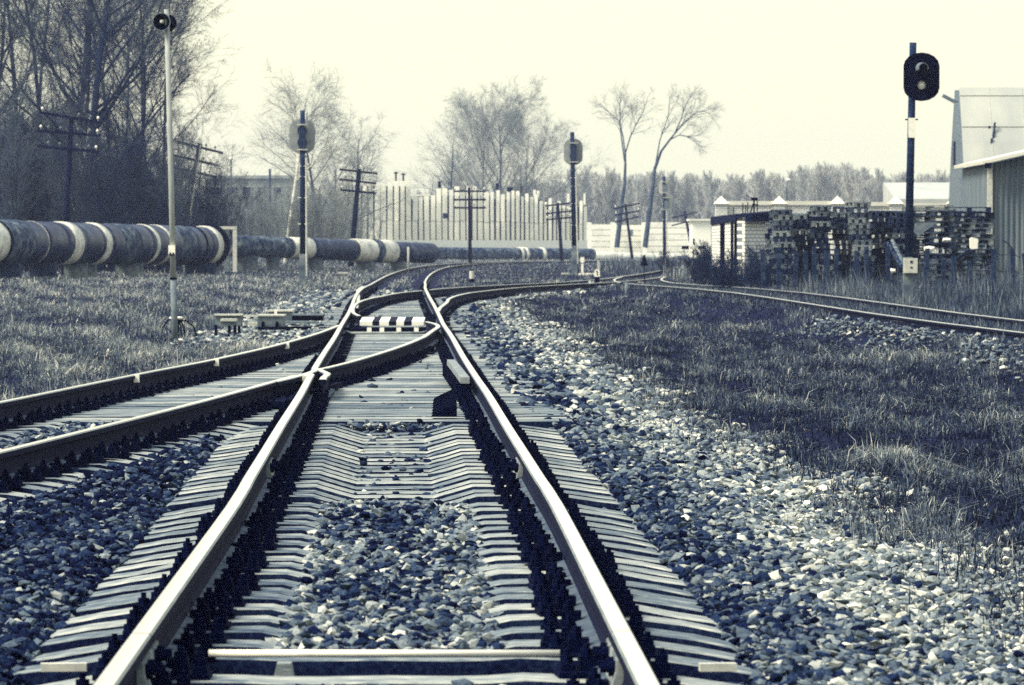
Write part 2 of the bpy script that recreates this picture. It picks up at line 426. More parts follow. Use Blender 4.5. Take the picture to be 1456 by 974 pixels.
# ------------------------------------------------------------------ ground
def g_base(x, d):
    b = -.42 + .27 * sstep(70, 150, d)
    b = b + .09 * sstep(-5, -12, x) * sstep(50, 140, d)
    b = b + .16 * sstep(5, 11, x) * sstep(60, 110, d)
    b = b + .04 * np.sin(x * 1.7 + d * .31) * np.sin(d * .23 + x * .6) + .025 * np.sin(x * 4.1 - d * .9)
    return b
def near_track(c, x, d):
    return x - cx_of(c, np.clip(d, c[:, 1].min(), c[:, 1].max()))
def g_z(x, d):
    x = np.asarray(x, float); d = np.asarray(d, float)
    base = g_base(x, d); z = base
    for c, a, b, w in ((MAIN, 0, 303, 3.0), (LEFT_R, 0, 69, 2.3), (SIDE, 77, 225, 2.4), (RIGHT, 0, 164, 2.1)):
        u = np.abs(near_track(c, x, d)); on = sstep(a - 6, a, d) * (1 - sstep(b - 2, b + 12, d))
        bed = zp(d) - (.265 if c is not RIGHT else .13); k = (1 - sstep(1.35, w, u)) * on
        z = np.maximum(z, base + (bed - base) * k)
    u = np.abs(near_track(MAIN, x, d))
    bare = sstep(25.3, 26.0, d) * (1 - sstep(36.0, 36.6, d))
    trk = (u < 1.4)
    z = np.where(trk & (d < 37), np.where(u < .44, -.262 - .06 * bare, np.where(u < 1.0, -.315, -.312 + .045 * sstep(1.28, 1.39, u))), z)
    pit = (u < .70) & (d > 15.0) & (d < 15.95)
    z = np.where(pit, -.40, z)
    return z
def gravel_mask(x, d):
    um = near_track(MAIN, x, d); ul = near_track(LEFT_R, x, d); us = near_track(SIDE, x, d); ur = near_track(RIGHT, x, d)
    wob = .35 * np.sin(d * .8 + x) + .25 * np.sin(d * 2.1 - x * 2) + rng.normal(0, .55, np.shape(x)) * (np.size(x) > 3)
    right_edge = np.interp(d, [0, 20, 30, 38, 60, 80, 105, 118], [3.0, 3.05, 3.0, 2.75, 2.75, 2.95, 2.6, 1.2]) + wob * .45
    left_edge = np.interp(d, [0, 45, 55, 75, 100, 130, 150], [9, 9, 3.0, 3.3, 3.0, 2.4, 1.3]) + wob * .3
    m = (um < right_edge) & (um > -left_edge) & (d < 128)
    m &= ~((d < 69) & (ul < -1.15 - .25 * sstep(44, 56, d) * 2 + wob * .2))
    m &= ~((d < 45) & (ul < -1.1 + wob * .2))
    m |= (np.abs(us) < 1.25 + wob * .3) & (d > 92) & (d < 150)
    m |= (ur < -.6 + wob * .4) & (ur > -1.8 + wob * .5) & (d > 52) & (d < 80) & (rng.random(np.shape(x)) < .55)
    return m

def axis(segs):
    out = []
    for a, b, s in segs: out += list(np.arange(a, b, s))
    return np.array(out)
ds = axis([(-30, 8, 2), (8, 40, .22), (40, 70, .4), (70, 140, .8), (140, 320, 3), (320, 961, 20)])
xs = axis([(-360, -200, 40), (-200, -40, 10), (-40, -14, 1.2), (-14, -7, .4), (-7, 4, .11), (4, 14, .35), (14, 40, 1.2), (40, 200, 10), (200, 361, 40)])
GX, GD = np.meshgrid(xs, ds); gx, gd = GX.ravel(), GD.ravel()
gz = g_z(gx, gd); gz = gz + rng.normal(0, .006, gz.shape) * (np.abs(gx) < 20)
gm = gravel_mask(gx, gd)
# shallow rise of far land
gz = gz + 4.0 * sstep(620, 960, gd)
nx, nd = len(xs), len(ds)
ii = (np.arange(nd - 1)[:, None] * nx + np.arange(nx - 1)[None, :]).ravel()
tone = np.where(gm, .12, .13)
u = near_track(MAIN, gx, gd); tone = np.where((np.abs(u) < 1.35) & (gd < 70), .14, tone)
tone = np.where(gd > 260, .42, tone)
gob = link('ground', fast_mesh('ground', np.stack([gx, gd, gz], 1), [np.stack([ii, ii + 1, ii + 1 + nx, ii + nx], 1)], ['ground'], tone, True))
struct(gob)

# ------------------------------------------------------------------ ballast stones
def ico():
    p = (1 + 5 ** .5) / 2
    v = np.array([(-1, p, 0), (1, p, 0), (-1, -p, 0), (1, -p, 0), (0, -1, p), (0, 1, p), (0, -1, -p), (0, 1, -p), (p, 0, -1), (p, 0, 1), (-p, 0, -1), (-p, 0, 1)], float)
    v /= np.linalg.norm(v, axis=1)[:, None]
    f = np.array([(0, 11, 5), (0, 5, 1), (0, 1, 7), (0, 7, 10), (0, 10, 11), (1, 5, 9), (5, 11, 4), (11, 10, 2), (10, 7, 6), (7, 1, 8), (3, 9, 4), (3, 4, 2), (3, 2, 6), (3, 6, 8), (3, 8, 9), (4, 9, 5), (2, 4, 11), (6, 2, 10), (8, 6, 7), (9, 8, 1)])
    return v, f
IV, IF = ico()
def in_view(x, d, margin=1.2): return np.abs(x) < .1165 * d + margin
def scatter(d0, d1, dens, x0=-14, x1=14):
    """uniform points in the visible wedge"""
    w = lambda q: .1165 * q + 2.4
    n = int(dens * (d1 - d0) * (w(d0) + w(d1)))
    d = rng.uniform(d0, d1, n * 2); x = rng.uniform(-w(d1), w(d1), n * 2)
    k = np.abs(x) < w(d); n2 = int(dens * (d1 - d0) * (w(d0) + w(d1)))
    return x[k][:n2], d[k][:n2]
def lumps0(x, d): return np.sin(x * 9 + np.sin(d * 5) * 2) * np.sin(d * 6.3 + x * 4)
PX, PD, PS = [], [], []
for d0, d1, dens, s in ((11.8, 20, 2600, .0178), (20, 28, 2000, .019), (28, 40, 1250, .0225), (40, 60, 480, .032), (60, 90, 330, .031), (90, 150, 110, .040)):
    x, d = scatter(d0, d1, dens); k = gravel_mask(x, d)
    u = near_track(MAIN, x, d); au = np.abs(u)
    k &= ~((au > .50) & (au < 1.12) & (rng.random(len(x)) < .965) & (d < 37))
    k &= ~((au >= 1.12) & (au < 1.32) & (rng.random(len(x)) < .86) & (d < 37))
    k &= ~((au < 1.15) & (d > 36.6) & (d < 112) & (rng.random(len(x)) < .975))
    k &= ~((near_track(LEFT_R, x, d) > -1.2) & (u < -.9) & (d > 36.8) & (d < 69) & (rng.random(len(x)) < .975))
    ul = np.abs(near_track(LEFT_R, x, d)); k &= ~((ul > .40) & (ul < 1.1) & (d < 37) & (rng.random(len(x)) < .9))
    k &= ~((au < .7) & (d > 14.93) & (d < 15.96) & (rng.random(len(x)) < .985))
    k &= ~((au < .50) & (d > 26.2) & (d < 36.4) & (rng.random(len(x)) < .90 - .25 * (lumps0(x, d) > .4)))
    for c_, a_, b_ in ((MAIN, 60, 303), (SIDE, 88, 225), (RIGHT, 0, 164)):
        uu = np.abs(near_track(c_, x, d)); k &= ~((uu < 1.15) & (d > max(a_, 60 if c_ is not RIGHT else 0)) & (d < b_) & ((uu > .55) | (rng.random(len(x)) < .5)))
    PX.append(x[k]); PD.append(d[k]); PS.append(np.full(k.sum(), s) * np.exp(np.clip(rng.normal(-.08, .42, k.sum()), -1.1, .60)))
px, pd, ps = map(np.concatenate, (PX, PD, PS)); n = len(px)
u = near_track(MAIN, px, pd); ul = near_track(LEFT_R, px, pd)
t = np.full(n, .52)
patch = .5 + .5 * np.sin(px * 2.3 + pd * .55 + np.sin(pd * 1.3)) * np.sin(px * 1.1 - pd * .8)
uj = u + rng.normal(0, .16, n) + .12 * np.sin(pd * 1.7)
t = np.where(np.abs(u) < .5, .34 + .22 * sstep(.06, .34, np.abs(uj)) - .14 * patch, t)
t = np.where(u > .9, .42 + .24 * sstep(1.45, 2.25, uj) - .13 * patch, t)
t = np.where(u < -.9, .30 - .09 * patch + .22 * sstep(-1.9, -3.0, uj), t)
t = np.where((u < -1.2) & (pd > 45), .54, t)
t = np.where((np.abs(near_track(RIGHT, px, pd)) < 2.4) & (pd > 45), .46, t)
t = t - .04 + rng.normal(0, .16, n); t = np.clip(t, .05, .95)
zz = g_z(px, pd) + ps * rng.uniform(-.3, 1.25, n) + np.where(np.abs(u) < .42, .012, 0)
nv = IV[None] * (1 + rng.normal(0, .27, (n, 12, 1)))
nv = nv * (ps[:, None] * np.stack([np.ones(n), rng.uniform(.6, 1, n), rng.uniform(.34, .66, n)], 1))[:, None, :]
def rotmats(n, tilt):
    a = rng.uniform(0, 6.283, n); b = rng.normal(0, tilt, n); c = rng.normal(0, tilt, n)
    ca, sa, cb, sb, cc, sc = np.cos(a), np.sin(a), np.cos(b), np.sin(b), np.cos(c), np.sin(c)
    o, z1 = np.ones(n), np.zeros(n)
    A = np.stack([ca, -sa, z1, sa, ca, z1, z1, z1, o], 1).reshape(-1, 3, 3)
    B = np.stack([o, z1, z1, z1, cb, -sb, z1, sb, cb], 1).reshape(-1, 3, 3)
    C = np.stack([cc, z1, sc, z1, o, z1, -sc, z1, cc], 1).reshape(-1, 3, 3)
    return A @ B @ C
nv = np.einsum('nij,nkj->nki', rotmats(n, .32), nv) + np.stack([px, pd, zz], 1)[:, None, :]
fc = (IF[None] + (np.arange(n) * 12)[:, None, None]).reshape(-1, 3)
bo = link('ballast_stones', fast_mesh('ballast_stones', nv.reshape(-1, 3), [fc], ['stone'], np.repeat(t, 12)))
struct(bo, 'stuff'); tag(bo, 'pale and dark crushed stone ballast lying round the tracks', 'gravel')

# ------------------------------------------------------------------ grass
def blades(x, d, z, h, w, tone, lean=.35):
    n = len(x); a = rng.uniform(0, 6.283, n); la = rng.uniform(0, 6.283, n); ln = np.abs(rng.normal(0, lean, n)) * h
    wx, wy = np.cos(a) * w / 2, np.sin(a) * w / 2; lx, ly = np.cos(la) * ln, np.sin(la) * ln
    b = np.stack([x, d, z], 1)
    v = np.empty((n, 5, 3))
    v[:, 0] = b + np.stack([-wx, -wy, 0 * x - .02], 1); v[:, 1] = b + np.stack([wx, wy, 0 * x - .02], 1)
    m = b + np.stack([lx * .35, ly * .35, h * .6], 1); s = np.stack([wx, wy, 0 * x], 1) * .8
    v[:, 2] = m + s; v[:, 3] = m - s
    v[:, 4] = b + np.stack([lx, ly, h * .98 - .3 * ln], 1)
    k = (np.arange(n) * 5)[:, None]
    tn = np.repeat(tone[:, None], 5, 1); tn[:, 0] -= .05; tn[:, 1] -= .05; tn[:, 4] += .03
    return v.reshape(-1, 3), np.array([[0, 1, 2, 3]]) + k, np.array([[3, 2, 4]]) + k, tn.ravel()
def lumps(x, d, s, seed):
    r = np.random.default_rng(seed); o = np.zeros(len(x))
    for i in range(7):
        f = s * r.uniform(.5, 2.2); a = r.uniform(0, 6.28); o += np.sin(f * (x * math.cos(a) + d * math.sin(a) * .45) + r.uniform(0, 6.28))
    return o / 7 * 2.2
def make_grass(name, parts, label):
    V, Q, T, A = [], [], [], []; off = 0
    for v, q, t3, a in parts:
        V.append(v); Q.append(q + off); T.append(t3 + off); A.append(a); off += len(v)
    o = link(name, fast_mesh(name, np.concatenate(V), [np.concatenate(Q), np.concatenate(T)], ['blade'], np.concatenate(A)))
    struct(o, 'stuff'); tag(o, label, 'grass'); return o
def rail_clear(x, d):
    k = np.ones(len(x), bool)
    for c, a, b in ((MAIN, 0, 303), (LEFT_R, 0, 69), (SIDE, 77, 225), (RIGHT, 0, 164)):
        uu = np.abs(near_track(c, x, d)); k &= ~((uu < 1.25) & (d < b) & (d > a) & ((d < 112) | (rng.random(len(x)) < .5) | (np.abs(uu - HALF) < .45)))
    return k
parts = []
for d0, d1, dens in ((17, 34, 2500), (34, 50, 1600), (50, 75, 800), (75, 110, 280), (110, 160, 120), (160, 330, 30)):
    x, d = scatter(d0, d1, dens)
    k = ~gravel_mask(x, d) & rail_clear(x, d)
    l1 = lumps(x, d, 1.2, 3); l2 = lumps(x, d, 4.0, 5)
    l3 = lumps(x, d, 9.0, 6); k &= rng.random(len(x)) < np.clip(.66 + .5 * l2 + .5 * l3, .22, 1)
    x, d, l1, l2, l3 = x[k], d[k], l1[k], l2[k], l3[k]
    n = len(x); left = x < near_track(MAIN, x, d) * 0 + cx_of(MAIN, np.clip(d, 5, 300))
    h = np.exp(rng.normal(0, .35, n)) * np.where(left, .080, .068) * np.clip(1 + .5 * l1 + .5 * l3, .25, 2.2)
    far = 1 + np.clip((d - 40) / 60, 0, 3)
    w = .007 * far * rng.uniform(.7, 1.4, n)
    tn = np.where(left, .345, .215) + .10 * l1 + .13 * l2 + .10 * l3 + rng.normal(0, .13, n)
    tn = np.where((rng.random(n) < .10), tn + .24, tn)
    tn = tn + np.where(d > 110, .05, 0)
    parts.append(blades(x, d, g_z(x, d), h, w, np.clip(tn, .05, .80), 1.2))
make_grass('grass', parts, 'dry winter grass covering the fields beside the tracks')
# sparse low growth over the right track bed and at the edge of the stones
parts = []
x, d = scatter(18, 60, 60); k = gravel_mask(x, d) & (near_track(MAIN, x, d) > 2.0); x, d = x[k], d[k]
k = rng.random(len(x)) < np.clip(lumps(x, d, 3, 8), 0, 1); x, d = x[k], d[k]; n = len(x)
parts.append(blades(x, d, g_z(x, d), rng.uniform(.05, .16, n), np.full(n, .008), np.clip(rng.normal(.42, .14, n), .1, .8), .7))
x, d = scatter(45, 160, 110); ur = near_track(RIGHT, x, d); k = (np.abs(ur) < 1.1) & (x > 2) & ((d > 84) | (ur > -.2)); x, d = x[k], d[k]; n = len(x)
parts.append(blades(x, d, g_z(x, d), rng.uniform(.05, .15, n), np.full(n, .012), np.clip(rng.normal(.36, .1, n), .1, .8)))
make_grass('track_weeds', parts, 'thin low weeds growing between stones and in the right track')
# tall weeds along the fence at the right and beyond the siding
parts = []
x, d = scatter(84, 132, 260); ur = near_track(RIGHT, x, d); k = (ur > 1.25) & (x > 3.2); x, d = x[k], d[k]; n = len(x)
l = lumps(x, d, 1.6, 11)
h = np.exp(rng.normal(0, .4, n)) * np.clip(.25 + .17 * l, .08, .6) * np.clip((near_track(RIGHT, x, d) - 1) / 1.6, .4, 1)
parts.append(blades(x, d, g_z(x, d), h, rng.uniform(.008, .02, n), np.clip(.33 + .1 * l + rng.normal(0, .1, n), .08, .75), .25))
x, d = scatter(158, 225, 34); k = (x > 4.5) & (np.abs(near_track(SIDE, x, d)) > .9); x, d = x[k], d[k]; n = len(x); l = lumps(x, d, 1, 14)
parts.append(blades(x, d, g_z(x, d), np.exp(rng.normal(0, .4, n)) * np.clip(.28 + .18 * l, .08, .7), rng.uniform(.02, .045, n), np.clip(.36 + .1 * l + rng.normal(0, .1, n), .1, .75), .25))
make_grass('tall_weeds', parts, 'tall dry weeds in front of the wire fence and brick hut')

# ------------------------------------------------------------------ trackside bits
def gz1(x, d): return float(g_z(np.array([x]), np.array([d]))[0])

tr = empty('tie_rod', (0, 15.5, 0), 'pale tie rod lying across the main track over a dark gap near the camera', 'tie rod')
o = MB().tube([(-1.08, 15.62, -.172), (.17, 15.61, -.172)], .0135, 8).obj('rod', 'white', tr, True); o.location = (0, -15.5, 0)
for q0, q1 in ((-1.66, -1.50), (.66, .79)):
    o = MB().box(((q0 + q1) / 2, 15.46, -.205), (q1 - q0, .045, .028), .12).obj('rod_end', 'pale', tr); o.location = (0, -15.5, 0)
mb = MB(); mb.prism([(-.05, -.30), (.05, -.30), (.025, -.185), (-.025, -.185)], 15.38, 15.46, origin=(-.80, 0, 0)); o = mb.obj('rod_stand', 'concrete', tr); o.location = (0, -15.5, 0)

# striped cover board between the switch blades
bx0, bx1, bd = X(513, 73.2), X(603, 73.2), 73.2
sb = empty('striped_board', ((bx0 + bx1) / 2, bd, -.1), 'black and white striped cover board lying between the rails at the switch', 'cover board')
wts = [1.4, .8, 1.05, .85, .85, .88, 1.32]; tot = sum(wts); acc = bx0
mbw, mbb = MB(), MB()
for i, w in enumerate(wts):
    L = w / tot * (bx1 - bx0); c = acc + L / 2; acc += L
    (mbb if i % 2 else mbw).prism([(-.5, -.10), (-.5, -.032), (.8, .018), (.8, -.10)], c - L / 2, c + L / 2, axis='X', origin=(-sb.location.x, 0, .1))
mbw.obj('white_stripes', 'white', sb); mbb.obj('black_stripes', 'black', sb)

def rod(name, pts, r, m, label, clamps=()):
    o = MB().tube(pts, r, 8).obj(name, m, smooth=True); tag(o, label, 'switch rod')
    for c in clamps: MB().box(c, (.07, .12, .10)).obj('clamp', 'white', o)
    return o
rod('switch_rod', [(X(487, 71.0), 71.0, -.125), (X(607, 71.0), 71.0, -.125)], .028, 'iron', 'dark switch rod close in front of the striped board')
rod('switch_rod', [(X(492, 68.2), 68.4, -.115), (X(500, 68.2), 68.2, -.13), (X(598, 68.2), 68.2, -.13), (X(606, 68), 68.4, -.115)], .022, 'iron_lt', 'pale stretcher rod nearer the camera with four white clamps',
    [(X(q, 69.4), 69.4, -.12) for q in (525, 543, 567, 592)])
rod('switch_rod', [(X(512, 77), 77.2, -.09), (X(606, 77), 77.2, -.09)], .04, 'iron', 'dark switch rod just behind the striped board')

# point machine and boxes at the left
pm = empty('switch_machine', (-4.2, 76, gz1(-4.2, 76)), 'grey switch machine with two rounded housings on the gravel left of the rails', 'switch machine')
def pbox(name, p0, p1, q0, q1, dd, dep, m, parent, rnd=.0, smooth=False):
    x0, x1, z0, z1 = X(p0, dd), X(p1, dd), Z(q1, dd), Z(q0, dd)
    mb = MB(); r = rnd
    pr = [(x0, z0), (x1, z0), (x1, z1 - r), (x1 - r * .3, z1 - r * .3), (x1 - r, z1), (x0 + r * .4, z1), (x0, z1 - r * .4)] if r else [(x0, z0), (x1, z0), (x1, z1), (x0, z1)]
    mb.prism(pr, dd, dd + dep); o = mb.obj(name, m, parent)
    if parent: o.location = -parent.location
    return o
hs = pbox('housing', 366, 403, 449, 465, 75, .75, 'midgrey', pm, .06); 
lip = pbox('lid', 365.5, 404, 447.6, 449.6, 74.97, .8, 'pale', hs, 0); lip.location = (0, 0, 0)
hs2 = pbox('housing', 381, 415, 442.5, 459, 77.4, .7, 'midgrey', pm, .06)
l2 = pbox('lid', 380.5, 415.5, 441, 443, 77.37, .75, 'pale', hs2, 0); l2.location = (0, 0, 0)
pbox('gear_cover', 415, 458, 448.5, 456, 76.6, .5, 'iron', pm); pbox('cover_plate', 415, 458.5, 447, 448.8, 76.55, .6, 'midgrey', pm)
pbox('rod_guard', 404, 452, 457, 460, 74.6, .4, 'midgrey', pm); pbox('base_beam', 366, 452, 465, 469, 74.7, .5, 'iron', pm)
pbox('connecting_bar', 346, 368, 448, 450.5, 76.5, .2, 'pale', pm); pbox('motor_step', 352, 366, 458, 463, 75.2, .4, 'pale', pm)
for q in (374, 394):
    o = MB().box((X(q, 74.95), 74.95, Z(461, 75)), (.05, .06, .09)).obj('padlock', 'navy', pm); o.location = -pm.location
o = MB().box((X(392, 77.3), 77.3, Z(444, 77.3)), (.05, .05, .07)).obj('lid_hasp', 'white', pm); o.location = -pm.location
jb = empty('track_box', (X(324, 76), 76, gz1(X(324, 76), 76)), 'pale flat cable box on dark legs, left of the switch machine', 'cable box')
pbox('box_body', 305, 343, 448.5, 464, 76.6, .4, 'midgrey', jb); pbox('lid', 304, 344, 446.8, 448.8, 76.55, .5, 'pale', jb)
sb2 = empty('track_box', (X(324, 74.5), 74.5, gz1(X(324, 74.5), 74.5)), 'small low cable box with pale domed lid in front of the flat box', 'cable box')
pbox('box_body', 314, 335, 456.5, 462.5, 74.6, .3, 'midgrey', sb2); pbox('lid', 313, 336, 453.5, 456.8, 74.55, .38, 'pale', sb2, .02)
for p, q, e in ((307, 462, jb), (340, 463, jb), (326, 463, sb2), (334, 461, sb2)):
    dd = e.location.y + .6 if e is jb else e.location.y + .2
    o = MB().box((X(p, dd), dd, (Z(q, dd) + e.location.z) / 2 - .02), (.05, .05, abs(Z(q, dd) - e.location.z) + .04)).obj('leg', 'iron', e); o.location = -e.location

def post(name, px, y0, y1, dd, r, m, label, cat, tipx=None, group=None, n=8):
    x = X(px, dd); z0 = gz1(x, dd) - .05; z1 = Z(y0, dd); x1 = X(tipx, dd) if tipx is not None else x
    o = MB().tube([(x, dd, z0), (x1, dd, z1)], r, n).obj(name, m, smooth=True); return tag(o, label, cat, group)
post('marker_stake', 891, 401, 428, 118, .045, 'midgrey', 'short grey stake standing in the grass beside the siding', 'stake')
post('marker_stake', 580.5, 351, 377, 208, .05, 'pale', 'thin pale stake in front of the dark end of the pipe', 'stake')

bl = empty('bollard', (X(671, 150), 150, gz1(X(671, 150), 150)), 'small round marker post with pale middle and black foot between the tracks', 'marker post')
h = Z(383.5, 150) - bl.location.z
MB().tube([(0, 0, -.05), (0, 0, h * .36)], .095, 12).obj('black_foot', 'navy', bl); MB().tube([(0, 0, h * .36), (0, 0, h * .92)], .088, 12).obj('pale_shaft', 'pale', bl)
MB().tube([(0, 0, h * .92), (0, 0, h)], .08, 12).obj('black_cap', 'navy', bl)

ns = empty('number_stake', (X(849, 139), 139, gz1(X(849, 139), 139)), 'white stake with the number 1 and a black foot beside the siding', 'number stake')
h0 = Z(393.5, 139) - ns.location.z; h1 = Z(383, 139) - ns.location.z; w = .085
MB().box((0, 0, h0 / 2 - .03), (.15, .12, h0 + .06)).obj('black_foot', 'navy', ns)
MB().prism([(-w, h0), (w, h0), (w, h1 - .05), (w * .6, h1), (-w * .6, h1), (-w, h1 - .05)], -.05, .05).obj('white_panel', 'white', ns)
zc = (h0 + h1) / 2
mb = MB().box((.005, -.054, zc), (.028, .006, .15)).box((-.02, -.0545, zc + .055), (.045, .005, .024), ry=-.7)
mb.obj('number_one', 'navy', ns)
for i in range(22):
    pass

ts = empty('switch_indicator', (X(916, 142), 142, gz1(X(916, 142), 142)), 'dark pointed switch indicator on a thin pole beside the far switch', 'indicator')
zb, zt = Z(378, 142) - ts.location.z, Z(362, 142) - ts.location.z
MB().tube([(0, 0, -.05), (0, 0, zb + .02)], .018, 6).obj('thin_pole', 'iron', ts)
MB().prism([(-.12, zb), (.12, zb), (.02, zt), (-.02, zt)], -.04, .04).obj('triangle_plate', 'navy', ts)

# ------------------------------------------------------------------ loudspeaker pole
d0 = 74.0; x0 = X(249, d0); lz = gz1(x0, d0)
lp = empty('loudspeaker_pole', (x0, d0, lz), 'slim pale pole in the left grass carrying two black loudspeaker horns', 'loudspeaker pole')
def at(px, py): return (X(px, d0) - x0, 0, Z(py, d0) - lz)
MB().tube([(0, 0, -.1), at(246.5, 396)], .055, 12).obj('lower_pole', 'midgrey', lp, True)
MB().tube([at(246.5, 397.5), at(246.5, 394.5)], .062, 12).obj('collar', 'navy', lp)
MB().tube([at(246.5, 395), at(243.5, 250), at(237.5, 14)], [.05, .047, .042], 12).obj('upper_pole', 'pole_pale', lp, True)
bxo = MB().box((at(244.8, 355)[0], -.06, at(0, 355)[2]), (.11, .09, .15)).obj('switch_box', 'white', lp)
MB().box((at(242.8, 360)[0], -.07, at(0, 361)[2]), (.025, .09, .05)).box((at(247, 360)[0], -.07, at(0, 361)[2]), (.025, .09, .05)).obj('cable_gland', 'navy', bxo)
hp = at(232.5, 31.5)
HORN = [(.02, .10), (.05, .07), (.075, .02), (.11, -.05), (.138, -.13), (.146, -.15), (.136, -.15), (.126, -.12), (.09, -.05), (.05, .0), (.0, .02)]
hn = MB().lathe(HORN, hp, (.10, 1, .05), 24, 0).obj('horn', 'navy', lp, True)
MB().lathe([(.153, -.155), (.153, -.135), (.140, -.135), (.140, -.155), (.153, -.155)], hp, (.10, 1, .05), 24).obj('rim', 'midgrey', hn)
MB().lathe([(.0, -.155), (.028, -.15), (.036, -.10), (.03, .0)], hp, (.10, 1, .05), 16).obj('throat_plug', 'pale', hn, True)
hq = at(236, 32); hq = (hq[0], .20, hq[2])
h2 = MB().lathe(HORN, hq, (-.12, -1, 0), 24).obj('horn', 'navy', lp, True)
MB().lathe([(.0, .16), (.06, .15), (.07, .08), (.05, .07)], hq, (-.12, -1, 0), 16).obj('driver', 'black', h2, True)
cb = empty('cable_drum_cap', (X(249, 74.8) , 74.8, gz1(x0, 74.8)), 'round pale cap with drooping black cables behind the loudspeaker pole', 'cable cap')
zc = Z(451.5, 74.8) - cb.location.z
MB().lathe([(0, .02), (.10, .015), (.125, 0), (.11, -.03), (.0, -.035)], (.02, 0, zc), (0, 0, 1), 20).obj('cap', 'white', cb, True)
MB().tube([(.02, 0, -.05), (.02, 0, zc - .02)], .05, 8).obj('stem', 'iron', cb)
for i, (a, b, c) in enumerate(((.15, .30, .02), (-.2, .24, .0), (.32, .26, -.05), (.1, .2, .1))):
    MB().tube([(.02, 0, zc - .05), (a * .6, -.03, zc - .04 + c * .3), (a, -.06, zc * .6), (a * 1.25, -.1, -.02)], .014, 6).obj('cable', 'navy', cb, True)

# ------------------------------------------------------------------ light signals
def stadium(w, h, ch):
    """rounded oblong outline"""
    r = w / 2; pts = []
    for k in range(9):
        a = math.pi * k / 8; pts.append((r * math.cos(a), h / 2 - r * ch + r * ch * math.sin(a)))
    for k in range(9):
        a = math.pi + math.pi * k / 8; pts.append((r * math.cos(a), -h / 2 + r * ch + r * ch * math.sin(a)))
    return pts
def signal(px0, py0, px1, py1, dd, r, head, front, mats, label, plate=None, box=None, pale_from=None, second=None):
    """(px0,py0) pole base, (px1,py1) pole tip, head = (cx, cy, w, h) in photo pixels; front = lenses face the camera"""
    x = X(px0, dd); z0 = gz1(x, dd)
    e = empty('light_signal', (x, dd, z0), label, 'railway signal')
    P = lambda a, b, y=0.0: (X(a, dd) - x, y, Z(b, dd) - z0)
    pm_, hm, bm_ = mats
    tip = P(px1, py1); f = (py0 - pale_from) / (py0 - py1) if pale_from else 0
    mid = tuple(tip[i] * f for i in range(3)) if f else (0, 0, -.1)
    if f:
        mb = MB(); mb.box((mid[0] / 2, 0, mid[2] / 2 - .05), (r * 2.5, r * 2.4, mid[2] + .1), taper=.9); mb.obj('concrete_foot', 'block', e)
    MB().tube([mid, tip], [r, r * .85], 12).obj('pole', pm_, e, True)
    sgn = -1 if front else 1
    for hd in ([head] if not second else [head, second]):
        c = P(hd[0], hd[1]); w, h = hd[2] / F * dd, hd[3] / F * dd
        yb = sgn * (r + .09)
        pl = MB().prism(stadium(w, h, .75), yb - .015, yb + .015, origin=(c[0], 0, c[2])).obj('background_plate', hm, e)
        for k, s in enumerate((1, -1)):
            lc = (c[0], yb + sgn * .02, c[2] + s * h * .17)
            ho = MB().lathe([(.0, -.22), (w * .17, -.22), (w * .19, -.02), (w * .19, .0)], (c[0], yb, lc[2]), (0, sgn, 0), 16).obj('lamp_housing', bm_, e)
            MB().lathe([(.0, .05), (w * .09, .035), (w * .12, .0)], lc, (0, sgn, 0), 16).obj('lens', 'navy' if (front and s > 0) else 'lens', ho, True)
            vis = MB(); n = 12; rr = w * .17
            vs, fs = [], []
            for q, (ex, dr) in enumerate(((0, 1), (.42 if s > 0 else .12, .80 if s > 0 else .95))):
                for rad in (rr * dr, rr * dr - .012):
                    for j in range(n + 1):
                        a = math.pi * (-.12 + 1.24 * j / n)
                        vs.append((lc[0] + rad * math.cos(a), lc[1] + sgn * ex, lc[2] + rad * math.sin(a)))
            m_ = n + 1
            for j in range(n):
                fs += [(j, j + 1, 2 * m_ + j + 1, 2 * m_ + j), (m_ + j, m_ + j + 1, 3 * m_ + j + 1, 3 * m_ + j), (2 * m_ + j, 2 * m_ + j + 1, 3 * m_ + j + 1, 3 * m_ + j), (j, j + 1, m_ + j + 1, m_ + j)]
            vis.add(vs, fs).obj('hood', 'midgrey' if (front and s > 0) else bm_, ho)  # upper hood on front signals: sky-lit crescent put into its colour
        if not front:
            MB().box((c[0] * .6, 0, c[2] - h * .10), (r * 2.2, r * 2.6, h * .5)).obj('lamp_case', bm_, e)
            for s in (.33, -.38): MB().box((c[0] * .5, .0, c[2] + s * h), (r * 3.6, r * 2.6, .035)).obj('clamp', 'pale', e)
    if plate:
        a = P((plate[0] + plate[1]) / 2, (plate[2] + plate[3]) / 2)
        pp = MB().box((a[0], -r - .02, a[2]), ((plate[1] - plate[0]) / F * dd, .02, (plate[3] - plate[2]) / F * dd)).obj('number_plate', 'white', e)
        MB().box((a[0], -r * .3, a[2] + (plate[3] - plate[2]) / F * dd * .42), (r * 3.1, .06, .03)).obj('plate_bracket', 'iron', pp)
    if box:
        a = P((box[0] + box[1]) / 2, (box[2] + box[3]) / 2)
        bo_ = MB().box((a[0], -r - .09, a[2]), ((box[1] - box[0]) / F * dd, .16, (box[3] - box[2]) / F * dd)).obj('relay_box', 'pale', e)
        MB().box((a[0] + .01, -r - .175, a[2] + .08), (.05, .012, .05)).box((a[0] + .01, -r - .175, a[2] - .04), (.05, .012, .03)).obj('lock', 'grey_dk', bo_)
    if not front:
        MB().tube([(r * 1.35, -r * .9, .3), (tip[0] * .8 + r * 1.3, -r * .9, tip[2] * .72)], .035, 6).obj('conduit', 'pale', e)
        for s in (.35, .5, .62, .68): MB().tube([(-r * 1.6, -r * .6, tip[2] * s), (r * 1.9, -r * .6, tip[2] * s)], .02, 5).obj('step', 'pale', e)
    return e
